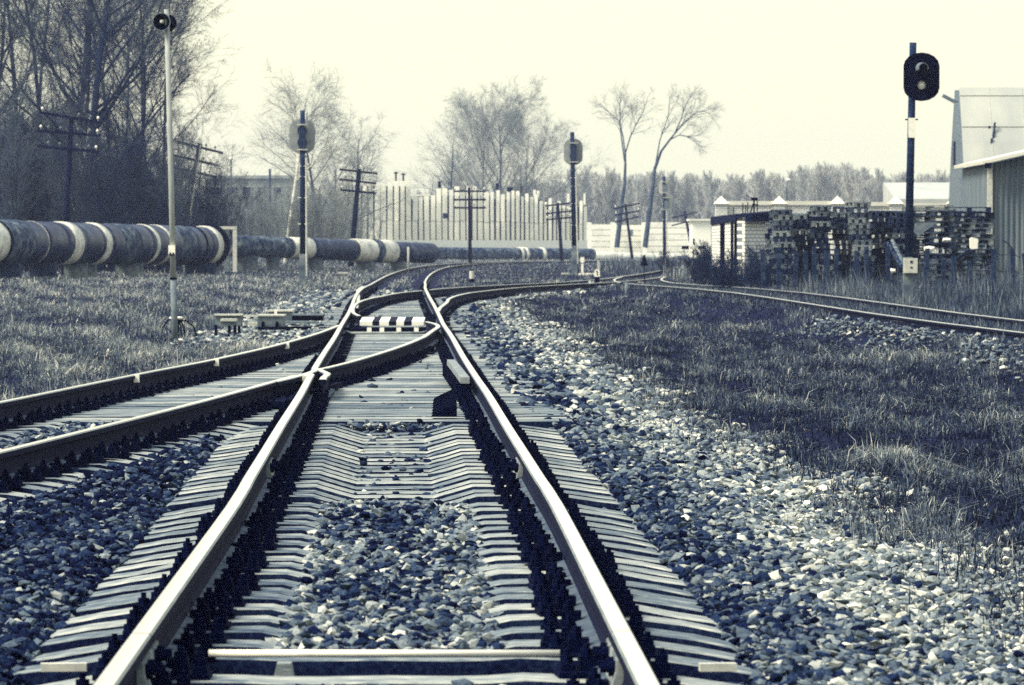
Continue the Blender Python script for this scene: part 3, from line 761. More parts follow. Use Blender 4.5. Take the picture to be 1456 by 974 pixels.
signal(1290, 441, 1297.5, 61, 92, .085, (1308.5, 110, 51, 69), True, ('pole_con', 'navy', 'navy'), 'near black two-lens signal facing the camera on a dark mottled pole at the right',
       plate=(1290.5, 1300.5, 168, 196), box=(1284, 1303, 367, 388), pale_from=360)
signal(430.5, 402, 430.5, 157, 142, .095, (429.5, 194, 37, 50), False, ('pole_con', 'plate_back', 'grey_dk'), 'grey signal seen from behind at the left, in front of the pipe and birches', pale_from=358)
signal(817, 390, 813.5, 188, 187, .105, (815, 216, 27, 38), False, ('pole_con', 'plate_back', 'grey_dk'), 'grey signal seen from behind in the middle, in front of the slab wall', pale_from=348)
signal(945, 374, 944, 251, 275, .11, (944, 266, 14, 22), False, ('pole_con', 'pale', 'midgrey'), 'distant pale signal with two heads left of the brick hut', second=(949, 289, 14, 24))
eb = empty('equipment_post', (X(828, 185), 185, gz1(X(828, 185), 185)), 'short white equipment post and slab at the foot of the middle signal', 'equipment post')
MB().box((0, 0, .32), (.10, .10, .75)).obj('shaft', 'white', eb); MB().box((0, -.02, .66), (.16, .12, .22)).obj('head', 'white', eb)
MB().box((.2, -1.5, .06), (.75, .5, .1)).obj('slab', 'white', eb); MB().tube([(-.05, 0, .62), (-.2, 0, .45), (-.17, -.1, .1), (-.1, -.3, 0)], .03, 6).obj('cable', 'iron', eb)
for px_, py_, dd_, w_, lab in ((803, 389, 181, .30, 'white stone slab left of the middle signal foot'), (851, 366, 215, .2, 'small white block in the weeds right of the middle signal'), (488, 388, 160, .35, 'pale flat lid on a low post in the left grass by the main track')):
    x_ = X(px_, dd_); z_ = Z(py_, dd_); g_ = gz1(x_, dd_)
    sl = MB().box((x_, dd_, z_), (w_, .5, .06)).box((x_, dd_, (z_ + g_) / 2 - .05), (w_ * .6, .3, max(.08, abs(z_ - g_)))).obj('concrete_slab', 'pale'); tag(sl, lab, 'slab')

# ------------------------------------------------------------------ telegraph poles
def tele(base, tip, dd, arms, label, r=.11, far=False, ins=True):
    x = X(base[0], dd); z0 = gz1(x, dd); e = empty('telegraph_pole', (x, dd, z0), label, 'telegraph pole', None)
    P = lambda a, b, y=0.0: (X(a, dd) - x, y, Z(b, dd) - z0)
    tp = P(*tip); bs = P(base[0], base[1]); k = tp[2] / (tp[2] - bs[2]) if tp[2] - bs[2] else 1
    bot = (tp[0] - (tp[0] - bs[0]) * k, 0, -.1)
    MB().tube([bot, tp], [r * 1.15, r * .8], 8).obj('pole', 'pole_wood', e, True)
    for (a, b, c, d_) in arms:
        p, q = Vector(P(a, b, -.14)), Vector(P(c, d_, -.14))
        ar = MB(); dv = q - p; an = math.atan2(dv.z, dv.x)
        ar.box(tuple((p + q) / 2), (dv.length, .10, .11), ry=-an); ao = ar.obj('crossarm', 'pole_wood', e)
        if ins:
            for s in (.05, .17, .36, .64, .83, .95):
                if random.random() < .3: continue
                c_ = p + dv * s + Vector((0, 0, .06))
                MB().lathe([(.012, 0), (.012, .06), (.05, .07), (.045, .13), (.02, .17), (0, .17)], c_, (0, 0, 1), 8).obj('insulator', 'white' if s in (.05, .95) else 'midgrey', ao, True)
    return e
tele((95, 312), (102, 166), 165, ((57, 160, 145, 175), (55, 186, 144, 193), (55, 208, 142, 216)), 'dark leaning telegraph pole with three crossarms in front of the dense trees at left')
tele((262, 318), (285, 204), 195, ((250, 201, 318, 218), (248, 221, 313, 236), (247, 238, 309, 252)), 'leaning telegraph pole just right of the loudspeaker pole', r=.13)
tele((502, 340), (511, 240), 235, ((483, 241, 537, 247), (483, 255, 535, 261), (484, 270, 535, 275)), 'telegraph pole with three crossarms at the left end of the slab wall', r=.14)
tele((668.5, 368), (667, 266), 262, ((645, 272, 691, 272), (645, 284, 691, 284), (645, 295.5, 691, 295.5)), 'upright telegraph pole in front of the middle of the slab wall', r=.10)
tele((799, 368), (793, 288), 292, ((775, 293, 813, 288.5), (776, 304, 813, 300), (776, 312.5, 813, 309)), 'leaning telegraph pole close left of the middle signal', r=.11)
tele((899, 366), (889, 290), 312, ((873, 297, 909, 289), (874, 306, 909, 300), (874, 316, 909, 308)), 'faint telegraph pole between the two tall forked trees', r=.10)
tele((985, 358), (973, 300), 335, ((955, 310, 990, 302), (955, 321, 992, 311)), 'faint leaning telegraph pole left of the white block by the hut', r=.12, ins=False)

# ------------------------------------------------------------------ heating pipes
def pipe(name, a, b, r, segs, label, m0='pipe_dk', bands=(), sup=()):
    a, b = Vector(a), Vector(b); dv = b - a; L = dv.length; ax = dv.normalized()
    e = empty(name, a, label, 'pipe')
    for t0, t1, k, mt in segs:
        n = 28; mb = MB(); ring = max(2, int((t1 - t0) * L / .35)); pts = []; rs = []
        for i in range(ring + 1):
            t = t0 + (t1 - t0) * i / ring; pts.append(ax * (L * t)); rs.append(r * k * (1 + random.gauss(0, .006)))
        mb.tube(pts, rs, n); mb.obj('pipe_section', mt, e, True)
    for t, w, k, mt in bands:
        mb = MB(); mb.tube([ax * (L * t), ax * (L * t + w)], r * k, 28); mb.obj('band', mt, e, True)
    return e
pA = (X(-40, 148), 148, Z(344, 148)); pB = (X(299, 174), 174, Z(349.5, 174)); rA = .76
fr = lambda p: (p - 26 + 40) / 339.0   # share along the pipe for the photo column where a band bulges towards the viewer
segs = [(0, fr(8), 1.02, 'pipe_wh'), (fr(8), fr(38), 1.035, 'pipe_grey')]
cuts = [38, 58, 84, 108, 133, 147, 165, 186, 205, 232, 252, 275, 300, 318]
for i in range(len(cuts) - 1): segs.append((fr(cuts[i]), fr(cuts[i + 1]), random.choice((.985, 1.0, 1.01, 1.0)), 'pipe_grey' if i in (6, 10) else 'pipe_dk'))
pipe('heating_pipe', pA, pB, rA, segs, 'thick dark wrapped pipe with white bands along the left, nearest to the camera',
     bands=((fr(8), .14, 1.06, 'navy'), (fr(38), .10, 1.05, 'pipe_grey'), (fr(57), .05, 1.02, 'pipe_wh'), (fr(93), .95, 1.025, 'pipe_wh'), (fr(137), .58, 1.022, 'pipe_wh'), (fr(211), .36, 1.02, 'pipe_wh'), (fr(231), .34, 1.02, 'pipe_wh'), (fr(290), .08, 1.03, 'navy'),
            (fr(309), .62, 1.03, 'pipe_wh'), (fr(319), .25, 1.17, 'navy')))
pC = (X(332, 199), 199, Z(349.5, 199)); pD = (X(612, 213), 213, Z(360, 213)); L2 = lambda p: (p - 332) / 280.0
pipe('heating_pipe', pC, pD, .485, ((0, L2(405), 1.0, 'pipe_grey'), (L2(405), L2(433), 1.04, 'pipe_wh'), (L2(433), L2(496), 1.03, 'pipe_dk'), (L2(496), L2(552), 1.14, 'pipe_wh'), (L2(552), L2(612), 1.02, 'pipe_dk')),
     'middle stretch of pipe with pale insulation, passing behind the left signal', bands=((L2(522), .55, 1.17, 'pipe_grey'), (L2(572), .1, 1.05, 'pipe_grey'), (L2(588), .1, 1.05, 'pipe_grey')))
pE = (X(606, 325), 325, Z(360, 325)); pF = (X(842, 336), 336, Z(362, 336)); L3 = lambda p: (p - 606) / 236.0
pipe('heating_pipe', pE, pF, .46, ((0, 1, 1.0, 'pipe_grey'),), 'distant grey pipe running along the foot of the slab wall',
     bands=((L3(735), .25, 1.12, 'pipe_wh'), (L3(742), .25, 1.12, 'pipe_wh'), (L3(766), .3, 1.12, 'pipe_wh')))
pG = (X(834, 345), 345, Z(366, 345)); pH = (X(958, 350), 350, Z(369, 350))
pipe('heating_pipe', pG, pH, .46, ((0, 1, 1, 'pipe_wh'),), 'white distant stretch of pipe right of the slab wall')
def support(px, dd, w, hgt_top, label, m='block'):
    x = X(px, dd); z0 = gz1(x, dd)
    o = MB().box((0, 0, (hgt_top - z0) / 2 - .05), (w, .7, hgt_top - z0 + .1)).obj('pipe_support', m, None, False, (x, dd, z0)); return tag(o, label, 'pipe support', 'supports under the heating pipe')
for px_, w_, m_ in ((8, 1.0, 'grey_dk'), (62, .9, 'grey_dk'), (108, .8, 'block'), (127, .5, 'block'), (184, 1.0, 'block'), (285, 1.2, 'grey_dk')):
    t = fr(px_ + 14); dd_ = 148 + 26 * t; zc_ = pA[2] + (pB[2] - pA[2]) * t
    support(px_, dd_, w_, zc_ - rA * .9, 'stained concrete block holding up the thick banded pipe at left', m_)
for px_, w_ in ((352, .9), (388, .6), (446, .8), (520, .9), (566, .7)):
    t = L2(px_); dd_ = 199 + 14 * t; zc_ = pC[2] + (pD[2] - pC[2]) * t
    support(px_, dd_, w_, zc_ - .42, 'low concrete block under the middle stretch of pipe')
fx = X(332, 178); fz = gz1(fx, 178)
pf = empty('pipe_gantry', (fx, 178, fz), 'pale upright frame with a top beam at the end of the thick banded pipe', 'pipe frame')
MB().box((.06, 0, (Z(327, 178) - fz) / 2), (.16, .25, Z(327, 178) - fz)).obj('upright', 'pale', pf)
MB().box((-.30, .35, (Z(327, 178) - fz) / 2), (.22, .2, Z(327, 178) - fz)).obj('upright', 'midgrey', pf)
MB().box((X(290, 178) - fx, 0, Z(324, 178) - fz), (X(337, 178) - X(243, 178), .25, .12)).obj('top_beam', 'pale', pf)
MB().box((-.5, -.2, .03), (3.0, 1.2, .16)).obj('footing', 'grey_dk', pf)

# ------------------------------------------------------------------ slab wall
sw = empty('slab_wall', (X(670, 345), 345, gz1(X(670, 345), 345)), 'tall cream wall of upright concrete slabs with ragged top across the middle', 'wall')
px_ = 505.0; i = 0; tops = [(505, 259), (580, 258), (582, 279), (612, 277), (614, 270), (700, 270), (745, 275), (775, 283), (812, 290), (835, 291)]
SLABS = {}
mb_back = MB(); 
while px_ < 835:
    dd_ = 340 + 22 * (px_ - 505) / 330
    wpx = float(np.interp(px_, [505, 690, 730, 835], [9.2, 8.3, 6.6, 6.0])) * random.uniform(.95, 1.05)
    top_y = np.interp(px_, [q[0] for q in tops], [q[1] for q in tops]) + random.choice((-5, -2, 0, 1, 3, 5)) * (1 if px_ > 612 else .4)
    gap = 1.6 if random.random() < .75 else 2.8
    w_ = (wpx - gap) / F * dd_; x_ = X(px_ + wpx / 2, dd_)
    zt = Z(top_y, dd_); zm = Z(np.interp(px_, [505, 835], [312, 318]) + random.uniform(-1.5, 1.5), dd_); zl = Z(341, dd_)
    z0 = sw.location.z - .2
    def slab(zb, zt_, w, yo=0.0):
        ww = random.choice((.22, .26, .30))
        o = MB().prism([(-w / 2, zb), (w / 2, zb), (w / 2, zt_ - .04), (w / 2 - .05, zt_), (-w / 2 + .05, zt_), (-w / 2, zt_ - .04)], -ww / 2, ww / 2).obj('slab', 'wall', sw)
        o.location = (x_ - sw.location.x, dd_ - 345 + yo, -sw.location.z); o.rotation_euler = (random.gauss(0, .006), random.gauss(0, .004), random.gauss(0, .03))
    slab(z0, zm, w_); slab(zm + .02, zt, w_ * random.uniform(.93, 1.0), random.uniform(-.04, .06))
    px_ += wpx; i += 1
for p0, p1, q in ((505, 581, 264), (581, 614, 284), (614, 700, 278), (700, 770, 283), (770, 834, 294)):
    dd_ = 341.5 + 22 * (p0 - 505) / 330 + .5
    dd2 = 341.5 + 22 * (p1 - 505) / 330 + .5
    a0, a1 = X(p0, dd_), X(p1, dd2); zt = Z(q, dd_); z0 = sw.location.z - .2
    mb = MB(); mb.add([(a0, dd_, z0), (a1, dd2, z0), (a1, dd2, zt), (a0, dd_, zt), (a0, dd_ + .3, z0), (a1, dd2 + .3, z0), (a1, dd2 + .3, zt), (a0, dd_ + .3, zt)],
                      [(0, 1, 2, 3), (7, 6, 5, 4), (0, 4, 5, 1), (3, 2, 6, 7), (1, 5, 6, 2), (0, 3, 7, 4)])
    o = mb.obj('backing_panel', 'gap', sw); o.location = -sw.location
# plinth band in front
mb = MB(); a0, a1 = X(505, 339), X(835, 361)
z0 = sw.location.z - .2; zt = Z(341, 345)
mb.add([(a0, 339.2, z0), (a1, 361.2, z0), (a1, 361.2, zt - .05), (a0, 339.2, zt), (a0, 339.6, z0), (a1, 361.6, z0), (a1, 361.6, zt - .05), (a0, 339.6, zt)],
       [(0, 1, 2, 3), (7, 6, 5, 4), (0, 4, 5, 1), (3, 2, 6, 7), (1, 5, 6, 2), (0, 3, 7, 4)])
o = mb.obj('plinth', 'wall', sw); o.location = -sw.location
for px_, y0_, y1_, lab in ((563, 246, 262, 'left one of two thin dark chimney pipes over the tall end of the slab wall'), (573.5, 248, 262, 'right one of two thin dark chimney pipes over the tall end of the slab wall')):
    dd_ = 345; x_ = X(px_, dd_); mb = MB()
    e = empty('chimney_pipe', (x_, dd_ , Z(y1_, dd_)), lab, 'chimney'); h = Z(y0_, dd_) - e.location.z
    MB().tube([(0, 0, -5.5), (0, 0, h)], .07, 8).obj('flue', 'iron', e, True); MB().lathe([(.0, .22), (.19, .12), (.19, .07), (.08, .03)], (0, 0, h - .1), (0, 0, 1), 10).obj('cowl', 'iron', e)
# ledge roof on the low part
o = MB().box((X(597, 342), 342, Z(277.5, 342)), (X(612, 342) - X(582, 342), .9, .14)).obj('roof_ledge', 'roof_pale', sw); o.location = -sw.location
o = MB().box((X(633, 342.5), 341.9, Z(307, 342)), (.35, .12, .42)).obj('small_window', 'window', sw); o.location = -sw.location
for px_, dy, wd in ((625, -12, .25), (707, -10, .25), (725, -7, .5), (741, -12, .12), (760, -9, .22), (765, -9, .22), (808, -14, .2), (831, -16, .18)):
    dd_ = 345 + 22 * (px_ - 505) / 330; ty = np.interp(px_, [q[0] for q in tops], [q[1] for q in tops])
    o = MB().box((X(px_, dd_), dd_, (Z(ty + dy, dd_) + Z(ty, dd_)) / 2), (wd, .2, abs(dy) / F * dd_)).obj('stub', 'wall' if px_ in (760, 765, 831, 808) else 'cap', sw); o.location = -sw.location

# ------------------------------------------------------------------ buildings far left / right
def house(name, p0, p1, ytop, dd, dep, m, label, cat, wins=(), roofh=.3, base_y=None, roofm='roof_pale'):
    x0, x1 = X(p0, dd), X(p1, dd); zc = gz1((x0 + x1) / 2, dd) - .3; zt = Z(ytop, dd)
    e = empty(name, ((x0 + x1) / 2, dd, zc), label, cat); w = x1 - x0
    MB().box((0, dep / 2, (zt - zc) / 2), (w, dep, zt - zc)).obj('walls', m, e)
    MB().box((0, dep / 2, zt - zc + roofh / 2), (w + .5, dep + .5, roofh)).obj('roof', roofm, e)
    for (a, b, c, d_) in wins:
        xa, xb, za, zb = X(a, dd), X(b, dd), Z(d_, dd), Z(c, dd)
        f = MB().box(((xa + xb) / 2 - e.location.x, -.02, (za + zb) / 2 - zc), (xb - xa, .12, zb - za)).obj('window', 'pale', e)
        MB().box(((xa + xb) / 2 - e.location.x, -.05, (za + zb) / 2 - zc), ((xb - xa) * .84, .10, (zb - za) * .84)).obj('pane', 'window', f)
    return e
house('office_building', 292, 418, 254, 420, 12, 'plaster', 'grey flat-roofed building half hidden behind bare saplings left of the left signal', 'building',
      [(300 + 22 * k, 313 + 22 * k, y_, y_ + 13) for k in range(5) for y_ in (265, 291, 317)], roofm='plaster')
# concrete panel fence between the slab wall and the hut
pfn = empty('panel_fence', (X(915, 400), 400, gz1(X(915, 400), 400)), 'pale concrete panel fence with horizontal grooves between the slab wall and hut', 'fence')
for p0, p1, y0_, dd_ in ((836, 872, 319, 402), (872, 916, 320, 398), (916, 985, 316, 401)):
    o = pfn; ys = np.linspace(y0_, 376, 8)
    for k in range(7):
        za, zb = Z(ys[k + 1], dd_) + .04, Z(ys[k], dd_)
        q = MB().box(((X(p0, dd_) + X(p1, dd_)) / 2, dd_, (za + zb) / 2), (X(p1, dd_) - X(p0, dd_) - .1, .2, zb - za)).obj('rail_panel', 'wall', pfn); q.location = -pfn.location
    q = MB().box(((X(p0, dd_) + X(p1, dd_)) / 2, dd_ + .14, (Z(y0_ + 2, dd_) + pfn.location.z) / 2), (X(p1, dd_) - X(p0, dd_), .1, Z(y0_ + 2, dd_) - pfn.location.z)).obj('backing_panel', 'gap', pfn); q.location = -pfn.location
for q_ in (837, 872, 916, 985):
    q = MB().box((X(q_, 397), 397, (Z(316, 397) + pfn.location.z) / 2), (.5, .4, Z(316, 397) - pfn.location.z)).obj('post', 'wall', pfn); q.location = -pfn.location
q = MB().box((X(897, 397), 397.4, Z(331, 397)), (.42, .1, .6)).obj('notice_board', 'midgrey', pfn); q.location = -pfn.location
house('gatehouse', 984, 1011, 314, 330, 6, 'wall', 'small white block of a building just left of the brick hut', 'building', roofh=.15)

# warning barrier with black and white blocks
wb = empty('crossing_marker', (X(986, 240), 240, gz1(X(986, 240), 240)), 'small black and white crossing marker above the weeds left of the hut', 'marker')
zz_ = Z(352, 240) - wb.location.z
MB().box((0, 0, zz_ / 2), (.1, .1, zz_)).obj('post', 'midgrey', wb); MB().box((0, -.06, zz_), (.45, .06, .24)).obj('white_board', 'white', wb)
MB().box((-.45, -.06, zz_), (.40, .05, .20)).obj('black_arm', 'navy', wb); MB().box((.45, -.06, zz_), (.40, .05, .20)).obj('black_arm', 'navy', wb); MB().box((.02, -.06, zz_ + .32), (.10, .05, .34)).obj('black_tip', 'navy', wb)

# brick hut
bh = empty('brick_hut', (X(1048, 132), 132, gz1(X(1048, 132), 132)), 'white brick hut with dark sloping coping behind the bushes', 'hut')
hx = bh.location.x; hz = bh.location.z
c0 = (X(1048, 132) - hx, 0); c1 = (X(1089, 133) - hx, 1.0); c2 = (X(1012, 160) - hx, 28.0); 
def wallq(a, b, z0a, z1a, z1b, th, name, m, par, off=0.0):
    a, b = Vector((a[0], a[1])), Vector((b[0], b[1])); t = (b - a).normalized(); n = Vector((t.y, -t.x))
    if (n.x > 0 if abs(n.x) > .5 else n.y > 0): n = -n
    a = a + n * off; b = b + n * off; c, d_ = a - n * th, b - n * th
    return MB().add([(a.x, a.y, z0a), (b.x, b.y, z0a), (b.x, b.y, z1b), (a.x, a.y, z1a), (c.x, c.y, z0a), (d_.x, d_.y, z0a), (d_.x, d_.y, z1b), (c.x, c.y, z1a)],
                    [(0, 1, 2, 3), (7, 6, 5, 4), (0, 4, 5, 1), (3, 2, 6, 7), (1, 5, 6, 2), (0, 3, 7, 4)]).obj(name, m, par)
zL, zM, zR = Z(317, 160) - hz, Z(309, 132) - hz, Z(306, 133) - hz
c3 = (c1[0] - (c0[0] - c2[0]), c1[1] + 27)
wallq(c0, c1, -.2, zM, zR, .3, 'front_wall', 'brick', bh)
wallq(c2, c0, -.2, zL, zM, .3, 'side_wall', 'brick', bh)
wallq(c0, c1, zM - .12, zM + .10, zR + .12, .6, 'coping', 'cap', bh, .05)
wallq(c2, c0, zM - .12, zL + .22, zM + .10, .6, 'coping', 'cap', bh, .05)
for a_, b_ in ((1025.0, 1030.5), (1040, 1043), (1045, 1048)):
    t0, t1 = (a_ - 1012) / 36.0, (b_ - 1012) / 36.0
    f = lambda t: 28 * (1 - t) * 132 / (132 * (1 - t) + 160 * t) if False else t
    # interpolate along the side wall so it projects between the two columns
    def pt(t):
        lo = [c2[0] + (c0[0] - c2[0]) * s for s in np.linspace(0, 1, 200)]; de = [c2[1] + (c0[1] - c2[1]) * s for s in np.linspace(0, 1, 200)]
        pxs = [CX + (lo[i] + hx) * F / (de[i] + 132) for i in range(200)]
        s = np.interp(1012 + 36 * t, pxs, np.linspace(0, 1, 200)); return (c2[0] + (c0[0] - c2[0]) * s, c2[1] + (c0[1] - c2[1]) * s)
    wallq(pt(t0), pt(t1), -.2, zL + .02, zL + .02, .06, 'dark_recess', 'navy', bh, .03)
wallq((c1[0] + .003, c1[1] + .3), (X(1104, 134) - hx, 2.0), -.2, Z(317, 134) - hz, Z(317, 134) - hz, .3, 'low_wall', 'brick', bh)
wallq((c1[0] + .003, c1[1] + .3), (X(1104, 134) - hx, 2.0), Z(317, 134) - hz, Z(305, 134) - hz, Z(304, 134) - hz, .3, 'dark_panel', 'navy', bh)
MB().add([(c0[0], c0[1] + .3, zM), (c1[0], c1[1] + .3, zR), (c3[0], c3[1], zL), (c2[0], c2[1] + .3, zL), (c0[0], c0[1] + .3, zM - .1), (c1[0], c1[1] + .3, zR - .1), (c3[0], c3[1], zL - .1), (c2[0], c2[1] + .3, zL - .1)],
         [(0, 1, 2, 3), (7, 6, 5, 4), (0, 4, 5, 1), (1, 5, 6, 2), (2, 6, 7, 3), (3, 7, 4, 0)]).obj('roof', 'cap', bh)
jn = empty('roof_antenna', (X(1072, 136), 136, zR + hz), 'small dark metal frame standing on the brick hut roof', 'metal frame')
h_ = Z(281, 136) - jn.location.z
MB().box((0, 0, h_ / 2), (.05, .05, h_)).box((0, 0, h_ * .92), (.20, .06, .10)).box((.06, 0, h_ * .6), (.14, .05, .05)).box((-.08, 0, h_ * .35), (.04, .04, h_ * .7), ry=.3).box((.10, 0, h_ * .5), (.03, .03, h_), 0).obj('frame', 'navy', jn)
for q_, hh in ((1056, .4), (1060, .34), (1063, .42), (1043, .25)):
    MB().box((X(q_, 136) - jn.location.x, 0, hh / 2), (.03, .03, hh)).obj('rod', 'navy', jn)

# white brick fence with capped pillars
bf = empty('brick_fence', (X(1150, 228), 228, gz1(X(1150, 228), 228)), 'white brick fence with pyramid-capped pillars behind the hut and pallets', 'fence')
bz = bf.location.z
for q_ in (1025, 1107.5, 1190.5, 1273, 1356):
    x_ = X(q_, 228) - bf.location.x; zt = Z(290, 228) - bz
    MB().box((x_, -.05, zt / 2), (.60, .60, zt)).obj('pillar', 'brick', bf)
    w = .40
    MB().add([(x_ - w, -.05 - w, zt), (x_ + w, -.05 - w, zt), (x_ + w, -.05 + w, zt), (x_ - w, -.05 + w, zt), (x_, -.05, zt + .42)], [(0, 1, 2, 3), (0, 1, 4), (1, 2, 4), (2, 3, 4), (3, 0, 4)]).obj('pillar_cap', 'roof_pale', bf)
for a_, b_, y_ in ((1033, 1099, 287), (1116, 1182, 287), (1199, 1265, 288.5), (1281, 1348, 290)):
    xa, xb = X(a_, 228) - bf.location.x - .02, X(b_, 228) - bf.location.x + .02; zt = Z(y_ + 5, 228) - bz
    MB().box(((xa + xb) / 2, .0, zt / 2), (xb - xa, .3, zt)).obj('fence_panel', 'brick', bf); MB().box(((xa + xb) / 2, 0, zt + .12), (xb - xa, .5, .2)).obj('fence_coping', 'roof_pale', bf)
lo = house('low_warehouse', 1292, 1356, 290, 300, 14, 'wall', 'long pale low roof seen between the right signal and the hangar', 'building', roofh=.1)
MB().add([(X(1292, 300) - lo.location.x - 1, -.5, Z(283, 300) - lo.location.z), (X(1400, 300) - lo.location.x, -.5, Z(283, 300) - lo.location.z), (X(1400, 300) - lo.location.x, 9, Z(257, 300) - lo.location.z), (X(1292, 300) - lo.location.x - 1, 9, Z(257, 300) - lo.location.z), (X(1292, 300) - lo.location.x - 1, -.5, Z(290, 300) - lo.location.z), (X(1400, 300) - lo.location.x, -.5, Z(290, 300) - lo.location.z), (X(1400, 300) - lo.location.x, 9, Z(290, 300) - lo.location.z), (X(1292, 300) - lo.location.x - 1, 9, Z(290, 300) - lo.location.z)],
         [(0, 1, 2, 3), (0, 4, 5, 1), (1, 5, 6, 2), (2, 6, 7, 3), (3, 7, 4, 0), (4, 7, 6, 5)]).obj('pitched_roof', 'hangar', lo)

# hangar: steep curved shell, ridge along X
hg = empty('hangar', (X(1365, 213), 213, gz1(22, 213)), 'tall pale sheet-metal hangar with steep curved roof at the right edge', 'hangar')
gz0 = hg.location.z; Ht = Z(124, 215.5) - gz0
prof = []
for k in range(11):
    s = k / 10; prof.append((-.55 + 4.0 * (1 - (1 - s) ** 1.9) * .0 + 3.6 * s ** 1.6, Ht * (1 - (1 - s) ** 1.25) if False else Ht * s))
front = [(q[0], q[1]) for q in prof]; apex = front[-1]
back = [(2 * apex[0] - q[0], q[1]) for q in reversed(front[:-1])]
out = front + back
MB().prism(out, .25, 13.0, axis='X').obj('shell', 'hangar', hg)
MB().prism([(a * 1.0, b * .985) for a, b in out], 0.03, .25, axis='X').obj('gable_wall', 'midgrey', hg)
for zf in (.955, .78, .44):
    yy = np.interp(zf * Ht, [q[1] for q in front], [q[0] for q in front])
    MB().box((6.6, yy - .02, zf * Ht), (12.7, .05, .03)).obj('seam', 'pale', hg)
for xs_ in (1.7, 3.3, 4.9, 6.5):
    mb = MB(); mb.tube([(xs_, q[0] - .005, q[1]) for q in front], .018, 5); mb.obj('seam', 'pale', hg)
MB().box((-.02, 3.0, 1.6), (.10, 1.2, 2.6)).obj('gable_door', 'grey_dk', hg); MB().box((-.02, 3.0, 5.6), (.10, .9, 1.2)).obj('gable_window', 'window', hg)
for k, (q_, a_, b_) in enumerate(((1417, 173, 205), (1411, 178, 182), (1416, 188, 200), (1413, 196, 207))):
    dd_ = 213.3; z_ = (Z(a_, dd_) + Z(b_, dd_)) / 2 - gz0; yy = np.interp(z_, [q[1] for q in front], [q[0] for q in front])
    MB().box((X(q_, dd_) - hg.location.x, yy, z_), (.10, .08, abs(Z(a_, dd_) - Z(b_, dd_))), ry=.1).obj('peeling_patch', 'grey_dk', hg)
wl_ = empty('wall_lamp', (X(1358, 212.5), 212.5, Z(144, 212.5)), 'floodlight on a short arm at the gable of the tall hangar', 'lamp')
MB().tube([(.15, 0, -.05), (-.10, 0, .0)], .03, 6).obj('arm', 'grey_dk', wl_); MB().box((-.33, 0, .12), (.66, .28, .16), ry=R(28)).obj('lamp_head', 'midgrey', wl_)

# corrugated shed
sx0 = X(1407, 128); sh = empty('metal_shed', (sx0, 128, gz1(sx0, 128)), 'grey corrugated metal shed with pale roof edge at the right edge', 'shed'); sz = sh.location.z
mb = MB(); n = 150; wid = 6.0; zt0, zt1 = Z(233, 128) - sz, Z(222, 128) - sz
slope = (zt1 - zt0) / (X(1456, 128) - sx0); vs = []; 
for i in range(n + 1):
    x_ = wid * i / n; y_ = (0, .0, .045, .045)[i % 4]; 
    vs += [(x_, y_, -.2), (x_, y_, zt0 + slope * x_)]
fs = [(2 * i, 2 * i + 2, 2 * i + 3, 2 * i + 1) for i in range(n)]
k = len(vs); vs += [(0, 8, -.2), (0, 8, zt0), (wid, 8, -.2), (wid, 8, zt0 + slope * wid)]
fs += [(0, 1, k + 1, k), (2 * n, k + 2, k + 3, 2 * n + 1), (k, k + 1, k + 3, k + 2)]
MB().add(vs, fs).obj('walls', 'corr', sh)
MB().box((0, -.03, zt0 / 2), (.14, .14, zt0)).obj('corner_trim', 'pale', sh)
o = MB().box((wid / 2 + .1, 3.6, 0), (wid + .75, 8.2, .10)).obj('roof', 'roof_pale', sh); o.location.z = zt0 + .09; o.rotation_euler.y = -math.atan(slope)
MB().box((-.1, -.45, 0), (.18, .10, .16)).obj('gutter_end', 'navy', sh).location.z = zt0 - .06

# lamp posts
def lamp(px_, y0_, dd_, label, bend=5):
    x_ = X(px_, dd_); g_ = gz1(x_, dd_); e = empty('lamp_post', (x_, dd_, g_), label, 'lamp post'); zt = Z(y0_, dd_) - g_; b = bend / F * dd_
    MB().tube([(0, 0, -.1), (0, 0, zt - .5), (b * .3, 0, zt - .1), (b, 0, zt)], .06, 6).obj('post', 'midgrey', e, True); MB().lathe([(0, .1), (.14, .06), (.16, -.04), (.0, -.1)], (b, 0, zt), (.4, 0, 1), 10).obj('lamp_head', 'white', e, True)
lamp(1118, 256, 260, 'small lamp post with white head above the brick fence', 3); lamp(329, 226, 300, 'thin lamp post above the grey building at the left', 0)
post('flagpole', 384, 240, 330, 330, .09, 'grey_dk', 'plain dark pole between the frame and left signal', 'pole')
post('flagpole', 477, 241, 330, 330, .07, 'grey_dk', 'plain thin dark pole left of the third telegraph pole', 'pole')

# ------------------------------------------------------------------ pallets
def pallet_mesh(seed, W=.8):
    rr = random.Random(seed); mb = MB(); L = 1.2
    for y in np.linspace(-W / 2 + .05, W / 2 - .05, 5): mb.box((rr.gauss(0, .006), y, .133), (L * rr.uniform(.97, 1), .10 * rr.uniform(.8, 1.05), .022))
    for x in (-L / 2 + .07, 0, L / 2 - .07):
        mb.box((x, 0, .111), (.14, W, .022))
        for y in (-W / 2 + .06, 0, W / 2 - .06): mb.box((x, y, .061), (.135, .10, .078))
    for y in (-W / 2 + .06, 0, W / 2 - .06): mb.box((0, y, .011), (L, .10, .022))
    return mb.mesh('pallet', 'timber')
PAL = [pallet_mesh(i) for i in range(4)]; PALN = [pallet_mesh(10 + i, .50) for i in range(4)]
STK = [(1114 + 27.5 * i, (121.0, 122.3, 121.5, 122.8)[i % 4], 1.571 + (.02, -.07, .05, -.03)[i % 4], (16, 15, 16, 16, 17, 15, 15)[i], w) for i, w in enumerate(('first', 'second', 'third', 'fourth', 'fifth', 'sixth', 'seventh'))]
